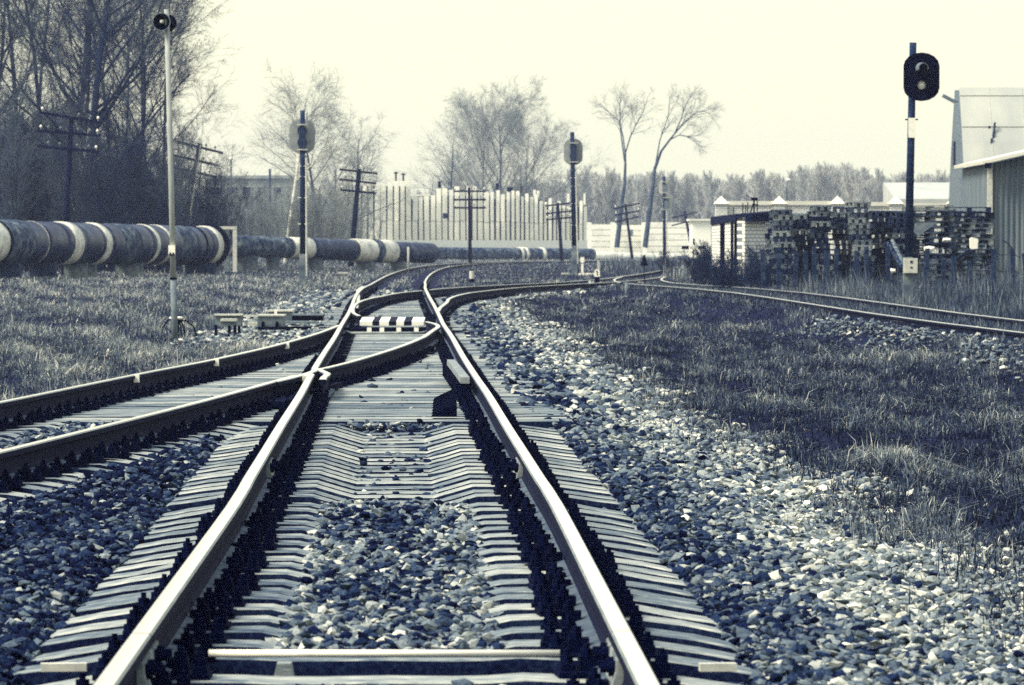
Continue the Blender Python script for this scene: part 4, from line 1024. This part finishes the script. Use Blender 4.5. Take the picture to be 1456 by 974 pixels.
STK += [(1318, 121.5, .06, 16, 'eighth'), (1376, 122.0, .02, 16, 'last')]
STK += [(1112 + 38 * i, 124.3 + .3 * (i % 2), 1.55, 15, w) for i, w in enumerate('abcdefgh')]
for (px_, dd_, rot, nn, word) in STK:
    x_ = X(px_, dd_); z_ = gz1(x_, dd_) - .02; lx, ly = 0, 0
    for k in range(nn):
        lx += random.gauss(0, .045); ly += random.gauss(0, .04); lx *= .8; ly *= .8
        tilt = random.gauss(0, .012)
        o = link('pallet', (PALN if 1.2 < rot and dd_ < 124.2 else PAL)[random.randrange(4)], None, (x_ + lx, dd_ + ly, z_ + .148 * k), rot + random.gauss(0, .09)); o.rotation_euler.y = tilt
        pos = 'topmost grey pallet of the' if k == nn - 1 else ('lowest grey pallet of the' if k == 0 else 'grey wooden pallet inside the')
        if dd_ > 124.2: tag(o, f'grey pallet in the rear row behind the front pallet stacks', 'pallet', 'pallets of the rear row')
        else: tag(o, f'{pos} {word} pallet stack from the hut side', 'pallet', f'pallets of the {word} stack')
ls = MB().add([(X(1301, 119.5), 119.5, Z(317, 120)), (X(1333, 119.5), 119.5, Z(316, 120)), (X(1306, 119.5), 119.5, Z(336, 120)), (X(1299, 119.5), 119.5, Z(330, 120)),
               (X(1301, 119.5), 119.54, Z(317, 120)), (X(1333, 119.5), 119.54, Z(316, 120)), (X(1306, 119.5), 119.54, Z(336, 120)), (X(1299, 119.5), 119.54, Z(330, 120))],
              [(0, 1, 2, 3), (7, 6, 5, 4), (0, 4, 5, 1), (1, 5, 6, 2), (2, 6, 7, 3), (3, 7, 4, 0)]).obj('loose_sheet', 'midgrey'); tag(ls, 'torn grey triangular sheet hanging on the pallets right of the signal pole', 'sheet')
for a_, b_, c_, d_, lab in ((1264, 345, 1281, 381, 'left one of two boards leaning on the pallets beside the signal pole'), (1271, 342, 1287, 384, 'right one of two boards leaning on the pallets beside the signal pole'), (1362, 369, 1376, 355, 'broken pale board propped on the debris below the last pallet stack')):
    o = MB().tube([(X(a_, 118.5), 119, Z(b_, 118.5)), (X(c_, 118.5), 118, Z(d_, 118.5))], .06, 4).obj('leaning_board', 'timber'); tag(o, lab, 'board')
o = MB().prism([(-.09, -.16), (.10, -.14), (.11, .12), (-.04, .16), (-.10, .13)], -.12, .12).obj('carton', 'white', None, False, (X(1384, 119), 119, Z(346, 119))); tag(o, 'torn white carton hanging on the last pallet stack', 'carton')
for q_, y_, lab in ((1346, 341, 'round pale bundle among the pallet debris'), (1321, 354, 'pale crumpled sack in the debris right of the signal pole'), (1267, 385, 'small white bag on the ground below the leaning boards')):
    v_ = IV * (1 + rng.normal(0, .15, (12, 1))) * np.array([.14, .12, .08]); o = MB().add(v_, [tuple(f) for f in IF]).obj('sack', 'white', None, False, (X(q_, 118.7), 118.7, Z(y_, 118.7))); tag(o, lab, 'sack')

# ------------------------------------------------------------------ wire fence
wf = empty('wire_fence', (X(1280, 112), 112, gz1(X(1280, 112), 112)), 'row of dark leaning posts with slack barbed wire in front of the pallets', 'fence')
tips = []
for q_, y_ in ((1086, 355), (1108, 352), (1130, 358), (1147, 356), (1158, 351), (1172, 356), (1190, 353), (1219, 357), (1233, 351), (1264, 350), (1314, 353), (1340, 366), (1357, 364), (1383, 371), (1412, 354), (1441, 353), (1462, 360)):
    dd_ = 112 + random.uniform(-1, 1); x_ = X(q_, dd_); g_ = gz1(x_, dd_); zt = Z(y_, dd_); ln = random.gauss(0, .05)
    mb = MB(); mb.box((x_ + ln / 2, dd_, (g_ + zt) / 2 - .05), (.11, .11, zt - g_ + .1), ry=ln / max(.5, zt - g_)); o = mb.obj('fence_post', 'grey_dk', wf); o.location = -wf.location
    if q_ in (1357, 1441, 1412): 
        o2 = MB().tube([(x_, dd_, zt - .05), (x_ - .16, dd_, zt + .14), (x_ - .28, dd_, zt + .20)], .016, 5).obj('bent_bracket', 'iron', o)
    tips.append((x_ + ln, dd_ - .07, zt))
for lv in (.08, .5, .85):
    pts = []
    for a, b in zip(tips[:-1], tips[1:]):
        for s in (0, .33, .66): pts.append((a[0] + (b[0] - a[0]) * s, a[1] + (b[1] - a[1]) * s, (a[2] + (b[2] - a[2]) * s) - lv - .09 * math.sin(s * math.pi)))
    o = MB().tube(pts, .008, 4).obj('barbed_wire', 'iron', wf); o.location = -wf.location

# ------------------------------------------------------------------ trees
def unit(v): return v / (np.linalg.norm(v) + 1e-9)
def tree_mesh(seed, H, r0, spec, trunk_pts=None, mats=('bark', 'twig'), stems=1, spread=.1, flare=1.0):
    """spec: list of (count per parent, length ratio, angle deg, radius ratio, start share, wander, up) per level"""
    r = np.random.default_rng(seed); polys = []
    def grow(p, dr, L, rad, lev, wander, up, npt):
        pts = [p]; d_ = dr.copy()
        for i in range(npt):
            d_ = unit(d_ + r.normal(0, wander, 3) + np.array([0, 0, up])); p = p + d_ * L / npt; pts.append(p)
        pts = np.array(pts); rs = rad * np.linspace(1, .35 if lev else .25, npt + 1); polys.append((lev, pts, rs)); return pts, rs
    def child(pts, rs, lev, Lp):
        if lev >= len(spec): return
        cnt, lr, ang, rr_, st, wn, up = spec[lev]
        n = max(1, int(r.poisson(cnt))) if cnt > 2.5 else int(cnt)
        cum = len(pts) - 1
        for _ in range(n):
            s = r.uniform(st, 1.0) ** .9 * cum; i = min(int(s), cum - 1); f = s - i
            p = pts[i] * (1 - f) + pts[i + 1] * f; ax = unit(pts[i + 1] - pts[i]); rad = (rs[i] * (1 - f) + rs[i + 1] * f)
            q = unit(np.cross(ax, r.normal(0, 1, 3))); a = math.radians(ang * r.uniform(.65, 1.3))
            dr = unit(ax * math.cos(a) + q * math.sin(a)); L = Lp * lr * r.uniform(.6, 1.25) * (1.25 - .6 * s / cum)
            pp, rq = grow(p, dr, L, max(rad * rr_, .006), lev + 1, wn, up, 4 if lev == 0 else 3)
            child(pp, rq, lev + 1, L)
    for s_ in range(stems):
        base = np.array([r.normal(0, spread), r.normal(0, spread), -.2]) if stems > 1 else np.array([0, 0, -.2])
        if trunk_pts is not None:
            pts = np.array(trunk_pts, float); rs = r0 * np.linspace(1, .3, len(pts)); polys.append((0, pts, rs)); child(pts, rs, 0, H)
        else:
            dr = unit(np.array([r.normal(0, .06 if stems == 1 else .16), r.normal(0, .06 if stems == 1 else .12), 1.0])); hh = H * (1 if stems == 1 else r.uniform(.55, 1.0))
            pts, rs = grow(base, dr, hh, r0 * (1 if stems == 1 else r.uniform(.6, 1)), 0, .05, .05, 8); child(pts, rs, 0, hh)
    out = []
    for which in (lambda l: l <= (0 if stems > 1 else 1), lambda l: l > (0 if stems > 1 else 1)):
        V, Q = [], []; o = 0
        for lev, pts, rs in polys:
            if not which(lev): continue
            n = 7 if lev == 0 else (5 if lev == 1 else 3); k = len(pts)
            t = unit(pts[-1] - pts[0]); a = np.array([0, 0, 1.]) if abs(t[2]) < .9 else np.array([1., 0, 0]); u_ = unit(np.cross(t, a)); w_ = np.cross(t, u_)
            an = np.arange(n) * 2 * math.pi / n; ring = np.cos(an)[:, None] * u_ + np.sin(an)[:, None] * w_
            V.append((pts[:, None, :] + ring[None] * rs[:, None, None]).reshape(-1, 3))
            i = np.arange(k - 1)[:, None] * n; j = np.arange(n)[None]; a0 = (i + j).ravel() + o; b0 = (i + (j + 1) % n).ravel() + o
            Q.append(np.stack([a0, b0, b0 + n, a0 + n], 1)); o += k * n
        out.append(fast_mesh('tree', np.concatenate(V), [np.concatenate(Q)], [mats[len(out)]], None, True) if V else None)
    return out
def plant(me, px_, dd_, label, group=None, s=1.0, rz=None, name='bare_tree', cat='tree', z=None, parts=('trunk', 'crown')):
    x_ = X(px_, dd_); e = empty(name, (x_, dd_, gz1(x_, dd_) if z is None else z), label, cat, group)
    e.rotation_euler.z = random.uniform(0, 6.28) if rz is None else rz; e.scale = (s, s, s)
    link(parts[0], me[0], e)
    if me[1]: link(parts[1], me[1], e)
    return e
TALL = [(17, .34, 38, .5, .18, .09, .06), (8, .5, 42, .5, .15, .12, .03), (7, .52, 38, .55, .1, .15, .02), (5, .55, 38, .7, .1, .2, .0)]
tall = [tree_mesh(21 + i, 17 + i, .135, TALL) for i in range(4)]
BIR = [(16, .30, 45, .30, .30, .10, .03), (8, .55, 40, .5, .15, .16, -.06), (9, .7, 30, .6, .1, .2, -.16)]
birch = [tree_mesh(31 + i, 15, .10, BIR, mats=('birch', 'twig_far')) for i in range(2)]
SAP = [(12, .28, 30, .5, .12, .10, .06), (8, .5, 35, .6, .1, .14, .02), (6, .55, 35, .8, .1, .2, 0)]
sap = [tree_mesh(41 + i, 8, .05, SAP, stems=7, spread=.7, mats=('bark', 'twig')) for i in range(4)]
sapf = [tree_mesh(51 + i, 6.5, .05, SAP, stems=8, spread=.9, mats=('bark_far', 'twig_far')) for i in range(2)]
# the dense stand at the left
spots = [(-30, 205, 1.0), (8, 190, .95), (33, 215, 1.05), (62, 200, 1.0), (84, 228, 1.0), (112, 212, .95), (146, 188, 1.12), (160, 222, .95), (186, 205, .92), (205, 232, .85), (226, 215, .78), (50, 245, 1.1), (98, 250, 1.05), (176, 246, .9)]
sprd = tree_mesh(27, 17, .19, [(17, .33, 44, .5, .16, .09, .06), (9, .5, 42, .5, .15, .12, .03), (8, .52, 38, .55, .1, .15, .02), (5, .55, 38, .7, .1, .2, .0)])
desc = {146: 'thick dark many-branched bare tree between the first telegraph pole and the loudspeaker pole'}
for i, (p, q, s) in enumerate(spots):
    plant(sprd if p == 146 else tall[i % 4], p, q, desc.get(p, 'tall dark bare tree in the dense stand behind the banded pipe'), 'bare trees of the dense stand at left', s)
for i in range(66):
    p = -30 + 345 * (i + random.random()) / 66; q = random.uniform(182, 225)
    hmax = np.interp(p, [0, 60, 150, 240, 300, 340], [1.15, 1.1, .95, .8, .62, .55])
    plant(sap[i % 4], p, q, 'clump of thin grey saplings in the thicket behind the banded pipe', 'sapling clumps at left', hmax * random.uniform(.6, 1.05), name='sapling_clump', cat='saplings', parts=('stems', 'twigs'))
for i, (p, q) in enumerate(((108, 186), (262, 190))):
    plant(birch[i % 2], p, q, 'slender white-stemmed young birch in the left thicket', 'young birches at left', .42 + .08 * (i % 3), name='birch_tree')
for i in range(34):
    p = 322 + 190 * (i + random.random()) / 34; q = random.uniform(255, 330)
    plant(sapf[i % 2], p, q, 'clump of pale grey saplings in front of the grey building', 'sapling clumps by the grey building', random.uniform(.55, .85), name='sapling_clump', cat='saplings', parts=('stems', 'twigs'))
# birches behind the left signal
wb_tr = [(0, 0, -.2), (.25, 0, 2), (.55, .1, 4.2), (.85, 0, 6.3), (1.0, .1, 8.2), (1.3, 0, 9.8)]
wb = tree_mesh(61, 9.6, .13, [(19, .36, 48, .45, .42, .10, .04), (8, .55, 42, .5, .15, .15, -.02), (11, .6, 35, .6, .1, .2, -.08)], wb_tr, ('birch', 'twig_far'))
plant(wb, 405, 262, 'leaning white-trunked birch just left of the left signal', None, 1.0, 0, 'birch_tree')
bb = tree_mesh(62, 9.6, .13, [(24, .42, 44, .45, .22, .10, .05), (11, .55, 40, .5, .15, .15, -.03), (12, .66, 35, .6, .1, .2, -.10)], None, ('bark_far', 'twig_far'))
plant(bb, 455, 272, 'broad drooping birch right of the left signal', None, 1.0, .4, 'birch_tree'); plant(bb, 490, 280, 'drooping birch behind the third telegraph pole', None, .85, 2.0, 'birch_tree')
# round tree behind the wall and its small neighbour
RND = [(28, .62, 44, .45, .08, .10, .05), (10, .5, 36, .5, .12, .13, .02), (9, .5, 34, .6, .1, .16, .01), (9, .55, 36, .9, .1, .2, 0)]
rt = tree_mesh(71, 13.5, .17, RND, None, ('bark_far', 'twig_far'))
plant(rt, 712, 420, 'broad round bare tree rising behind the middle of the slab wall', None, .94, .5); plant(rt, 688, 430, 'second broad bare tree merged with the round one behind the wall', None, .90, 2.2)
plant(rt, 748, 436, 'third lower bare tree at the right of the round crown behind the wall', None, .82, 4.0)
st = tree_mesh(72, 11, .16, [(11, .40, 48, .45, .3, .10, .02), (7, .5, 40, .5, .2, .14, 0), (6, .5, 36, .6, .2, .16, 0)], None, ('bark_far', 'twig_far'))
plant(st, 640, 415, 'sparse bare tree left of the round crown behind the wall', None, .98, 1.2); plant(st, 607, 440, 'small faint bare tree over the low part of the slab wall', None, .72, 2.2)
# two tall forked trees
dd_ = 370
def PP(l, bx): return [(X(a, dd_) - X(bx, dd_), 0.0, Z(b, dd_) - gz1(X(bx, dd_), dd_)) for a, b in l]
FRK = [(5, .30, 38, .45, .55, .10, .06), (6, .55, 38, .5, .3, .14, .03), (7, .5, 36, .6, .2, .18, .02)]
def forked(seed, stem, forks, bx, label, px_):
    ms = []
    tm = tree_mesh(seed, 5.5, .24, [(.5, .1, 40, .4, .9, .1, 0)] , PP(stem, bx), ('bark_far', 'twig_far'))
    e = plant(tm, px_, dd_, label, None, 1.0, 0)
    for c in list(e.children):
        if c.name.startswith('crown'): bpy.data.objects.remove(c)
    for i, f in enumerate(forks):
        t2 = tree_mesh(seed + 5 + i, 5.5, .065, [(9, .34, 38, .5, .2, .10, .05), (7, .62, 36, .55, .15, .14, .02), (6, .7, 34, .6, .1, .16, .0)], PP(f, bx), ('bark_far', 'twig_far'))
        link('limb', t2[0], e); link('crown', t2[1], e)
forked(81, [(877, 352), (880, 325), (884, 290), (888, 262), (889, 235), (889, 214)], [[(889, 220), (886, 195), (880, 172), (866, 160), (853, 148)], [(889, 218), (896, 195), (904, 178), (914, 160), (921, 138)], [(888, 230), (882, 185), (881, 150), (884, 132)]], 877, 'left one of the two tall thin forked trees beyond the signals', 877)
forked(91, [(917, 352), (921, 320), (927, 275), (931, 240), (940, 215), (955, 195)], [[(940, 216), (958, 192), (968, 170), (975, 148), (985, 132)], [(950, 200), (966, 192), (985, 196), (997, 204)], [(931, 240), (938, 200), (950, 165), (952, 138)], [(955, 195), (975, 172), (990, 160), (1004, 158)]], 917, 'right one of the two tall thin forked trees, leaning to the right', 917)
# bushes round the hut
BU = [(8, .45, 40, .55, .1, .12, .03), (6, .5, 40, .6, .1, .15, 0), (4, .5, 40, .7, .1, .2, 0)]
bu = [tree_mesh(101 + i, 1.5, .022, BU, stems=11, spread=.30, mats=('bush', 'bush')) for i in range(2)]
for i, (p, q, s) in enumerate(((985, 175, .75), (1003, 165, .95), (1018, 130, .8), (1032, 126, .7), (1050, 124, .85), (1066, 122, .95), (1080, 121, .8), (1094, 118, .7), (1010, 150, 1.0), (950, 190, .7), (1042, 117, .6), (1073, 116, .65))):
    plant(bu[i % 2], p, q, 'tangled dark leafless bush at the foot of the brick hut', 'bushes round the hut', s, name='bush', cat='bush', parts=('stems', 'twigs'))

# distant woods: one mass
def woods(name, p0, p1, n, d0, d1, top, label, seed):
    r = np.random.default_rng(seed); V, Q = [], []; o = 0
    base = tree_mesh(seed, 1.0, .006, [(22, .30, 20, .5, .08, .06, .08), (6, .6, 24, .8, .1, .10, .06), (4, .7, 24, 1., .1, .12, .05)], None, ('bark', 'bark'))
    bv = []; bq = []; k = 0
    for me in base:
        v = np.empty(len(me.vertices) * 3, np.float32); me.vertices.foreach_get('co', v); q = np.empty(len(me.polygons) * 4, np.int32); me.polygons.foreach_get('vertices', q) if False else me.loops.foreach_get('vertex_index', q)
        bv.append(v.reshape(-1, 3)); bq.append(q.reshape(-1, 4) + k); k += len(me.vertices)
    bv, bq = np.concatenate(bv), np.concatenate(bq)
    for i in range(n):
        px_ = p0 + (p1 - p0) * (i + r.random()) / n; dd = r.uniform(d0, d1); x_ = X(px_, dd); hz_ = float(np.interp(px_, [q[0] for q in top], [q[1] for q in top])); H = Z(hz_, d0) * r.uniform(.80, 1.03)
        a = r.uniform(0, 6.28); c, s = math.cos(a), math.sin(a); v = bv @ np.array([[c, s, 0], [-s, c, 0], [0, 0, 1]]).T; v = v * np.array([H * .8, H * .8, H]) + np.array([x_, dd, 0])
        V.append(v); Q.append(bq + o); o += len(bv)
    ob = link(name, fast_mesh(name, np.concatenate(V), [np.concatenate(Q)], ['woods'], None, False)); struct(ob, 'stuff'); tag(ob, label, 'woods')
woods('far_woods', 820, 1375, 640, 620, 800, [(820, 232), (900, 236), (1000, 240), (1100, 238), (1170, 228), (1190, 222), (1230, 230), (1280, 238), (1375, 240)], 'grey band of distant bare woods behind the brick fence', 201)
woods('far_woods', 500, 830, 240, 640, 800, [(500, 290), (600, 268), (700, 255), (830, 245)], 'faint grey band of distant bare woods behind the slab wall', 202)

# ------------------------------------------------------------------ haze
hb = MB().box((0, 455, 11), (760, 1030, 28)).obj('haze', 'white'); hb.data.materials.clear()
hm = bpy.data.materials.new('haze_air'); hm.use_nodes = True; nt = hm.node_tree; nt.nodes.clear()
ou = nt.nodes.new('ShaderNodeOutputMaterial'); pv = nt.nodes.new('ShaderNodeVolumePrincipled')
pv.inputs['Color'].default_value = (.66, .72, 1.0, 1); pv.inputs['Density'].default_value = .0003; pv.inputs['Anisotropy'].default_value = .4
nt.links.new(pv.outputs['Volume'], ou.inputs['Volume']); hb.data.materials.append(hm); struct(hb, 'stuff')
hb['label'] = 'thin pale haze over the whole railway yard'

# ------------------------------------------------------------------ light
SUN_EL, SUN_AZ = R(48), R(-114)      # soft sun behind thin cloud, high on the left
W = bpy.data.worlds.new('World'); S.world = W; W.use_nodes = True
nt = W.node_tree; N = nt.nodes; L = nt.links; N.clear()
sky = N.new('ShaderNodeTexSky'); sky.sky_type = 'NISHITA'; sky.sun_disc = False; sky.sun_elevation = SUN_EL; sky.sun_rotation = SUN_AZ
sky.dust_density = 4; sky.air_density = 1.0
bg1 = N.new('ShaderNodeBackground'); bg1.inputs['Strength'].default_value = .05; L.new(sky.outputs[0], bg1.inputs[0])
tc = N.new('ShaderNodeTexCoord'); sx = N.new('ShaderNodeSeparateXYZ'); L.new(tc.outputs['Generated'], sx.inputs[0])
rp = N.new('ShaderNodeValToRGB'); cr_ = rp.color_ramp
cr_.elements[0].position = 0.0; cr_.elements[0].color = (.80, .78, .535, 1); cr_.elements[1].position = 1.0; cr_.elements[1].color = (.50, .57, .68, 1)
e_ = cr_.elements.new(.02); e_.color = (.80, .785, .54, 1); e_ = cr_.elements.new(.055); e_.color = (.79, .785, .54, 1); e_ = cr_.elements.new(.17); e_.color = (.76, .75, .54, 1); e_ = cr_.elements.new(.4); e_.color = (.58, .64, .70, 1)
L.new(sx.outputs[2], rp.inputs[0])
# thin cloud lit from ahead: the sky behind the viewer is dimmer
mr = N.new('ShaderNodeMapRange'); mr.inputs['From Min'].default_value = -.7; mr.inputs['From Max'].default_value = .6
mr.inputs['To Min'].default_value = 1.0; mr.inputs['To Max'].default_value = 1.0; L.new(sx.outputs[1], mr.inputs['Value'])
ml = N.new('ShaderNodeMath'); ml.operation = 'MULTIPLY'; ml.inputs[1].default_value = .91; L.new(mr.outputs['Result'], ml.inputs[0])
bg2 = N.new('ShaderNodeBackground'); L.new(ml.outputs[0], bg2.inputs['Strength']); L.new(rp.outputs[0], bg2.inputs[0])
ad = N.new('ShaderNodeAddShader'); L.new(bg1.outputs[0], ad.inputs[0]); L.new(bg2.outputs[0], ad.inputs[1])
wo = N.new('ShaderNodeOutputWorld'); L.new(ad.outputs[0], wo.inputs['Surface'])
sl = bpy.data.lights.new('sun', 'SUN'); sl.energy = 3.7; sl.angle = R(22); sl.color = (1, .95, .84)
so = bpy.data.objects.new('sun', sl); COL.objects.link(so)
v = Vector((math.sin(SUN_AZ) * math.cos(SUN_EL), math.cos(SUN_AZ) * math.cos(SUN_EL), math.sin(SUN_EL)))
so.rotation_euler = (-v).to_track_quat('-Z', 'Y').to_euler()

# ------------------------------------------------------------------ camera
cam = bpy.data.cameras.new('camera'); cam.sensor_width = 36; cam.lens = 36 * F / 1456
cam.clip_end = 6000; cam.clip_start = .5
co = bpy.data.objects.new('camera', cam); COL.objects.link(co); co.location = (0, 0, EYE)
co.rotation_euler = (R(90) - math.atan((487 - HY) / F), 0, 0)
cam.dof.use_dof = True; cam.dof.focus_distance = 32; cam.dof.aperture_fstop = 11
S.camera = co
S.render.engine = 'CYCLES'
S.view_settings.view_transform = 'Standard'; S.view_settings.look = 'None'; S.view_settings.exposure = .55; S.view_settings.gamma = 1; S.view_settings.use_curve_mapping = False
S.cycles.max_bounces = 5; S.cycles.diffuse_bounces = 3; S.cycles.glossy_bounces = 2; S.cycles.volume_bounces = 1; S.cycles.transparent_max_bounces = 4
S.cycles.use_denoising = False
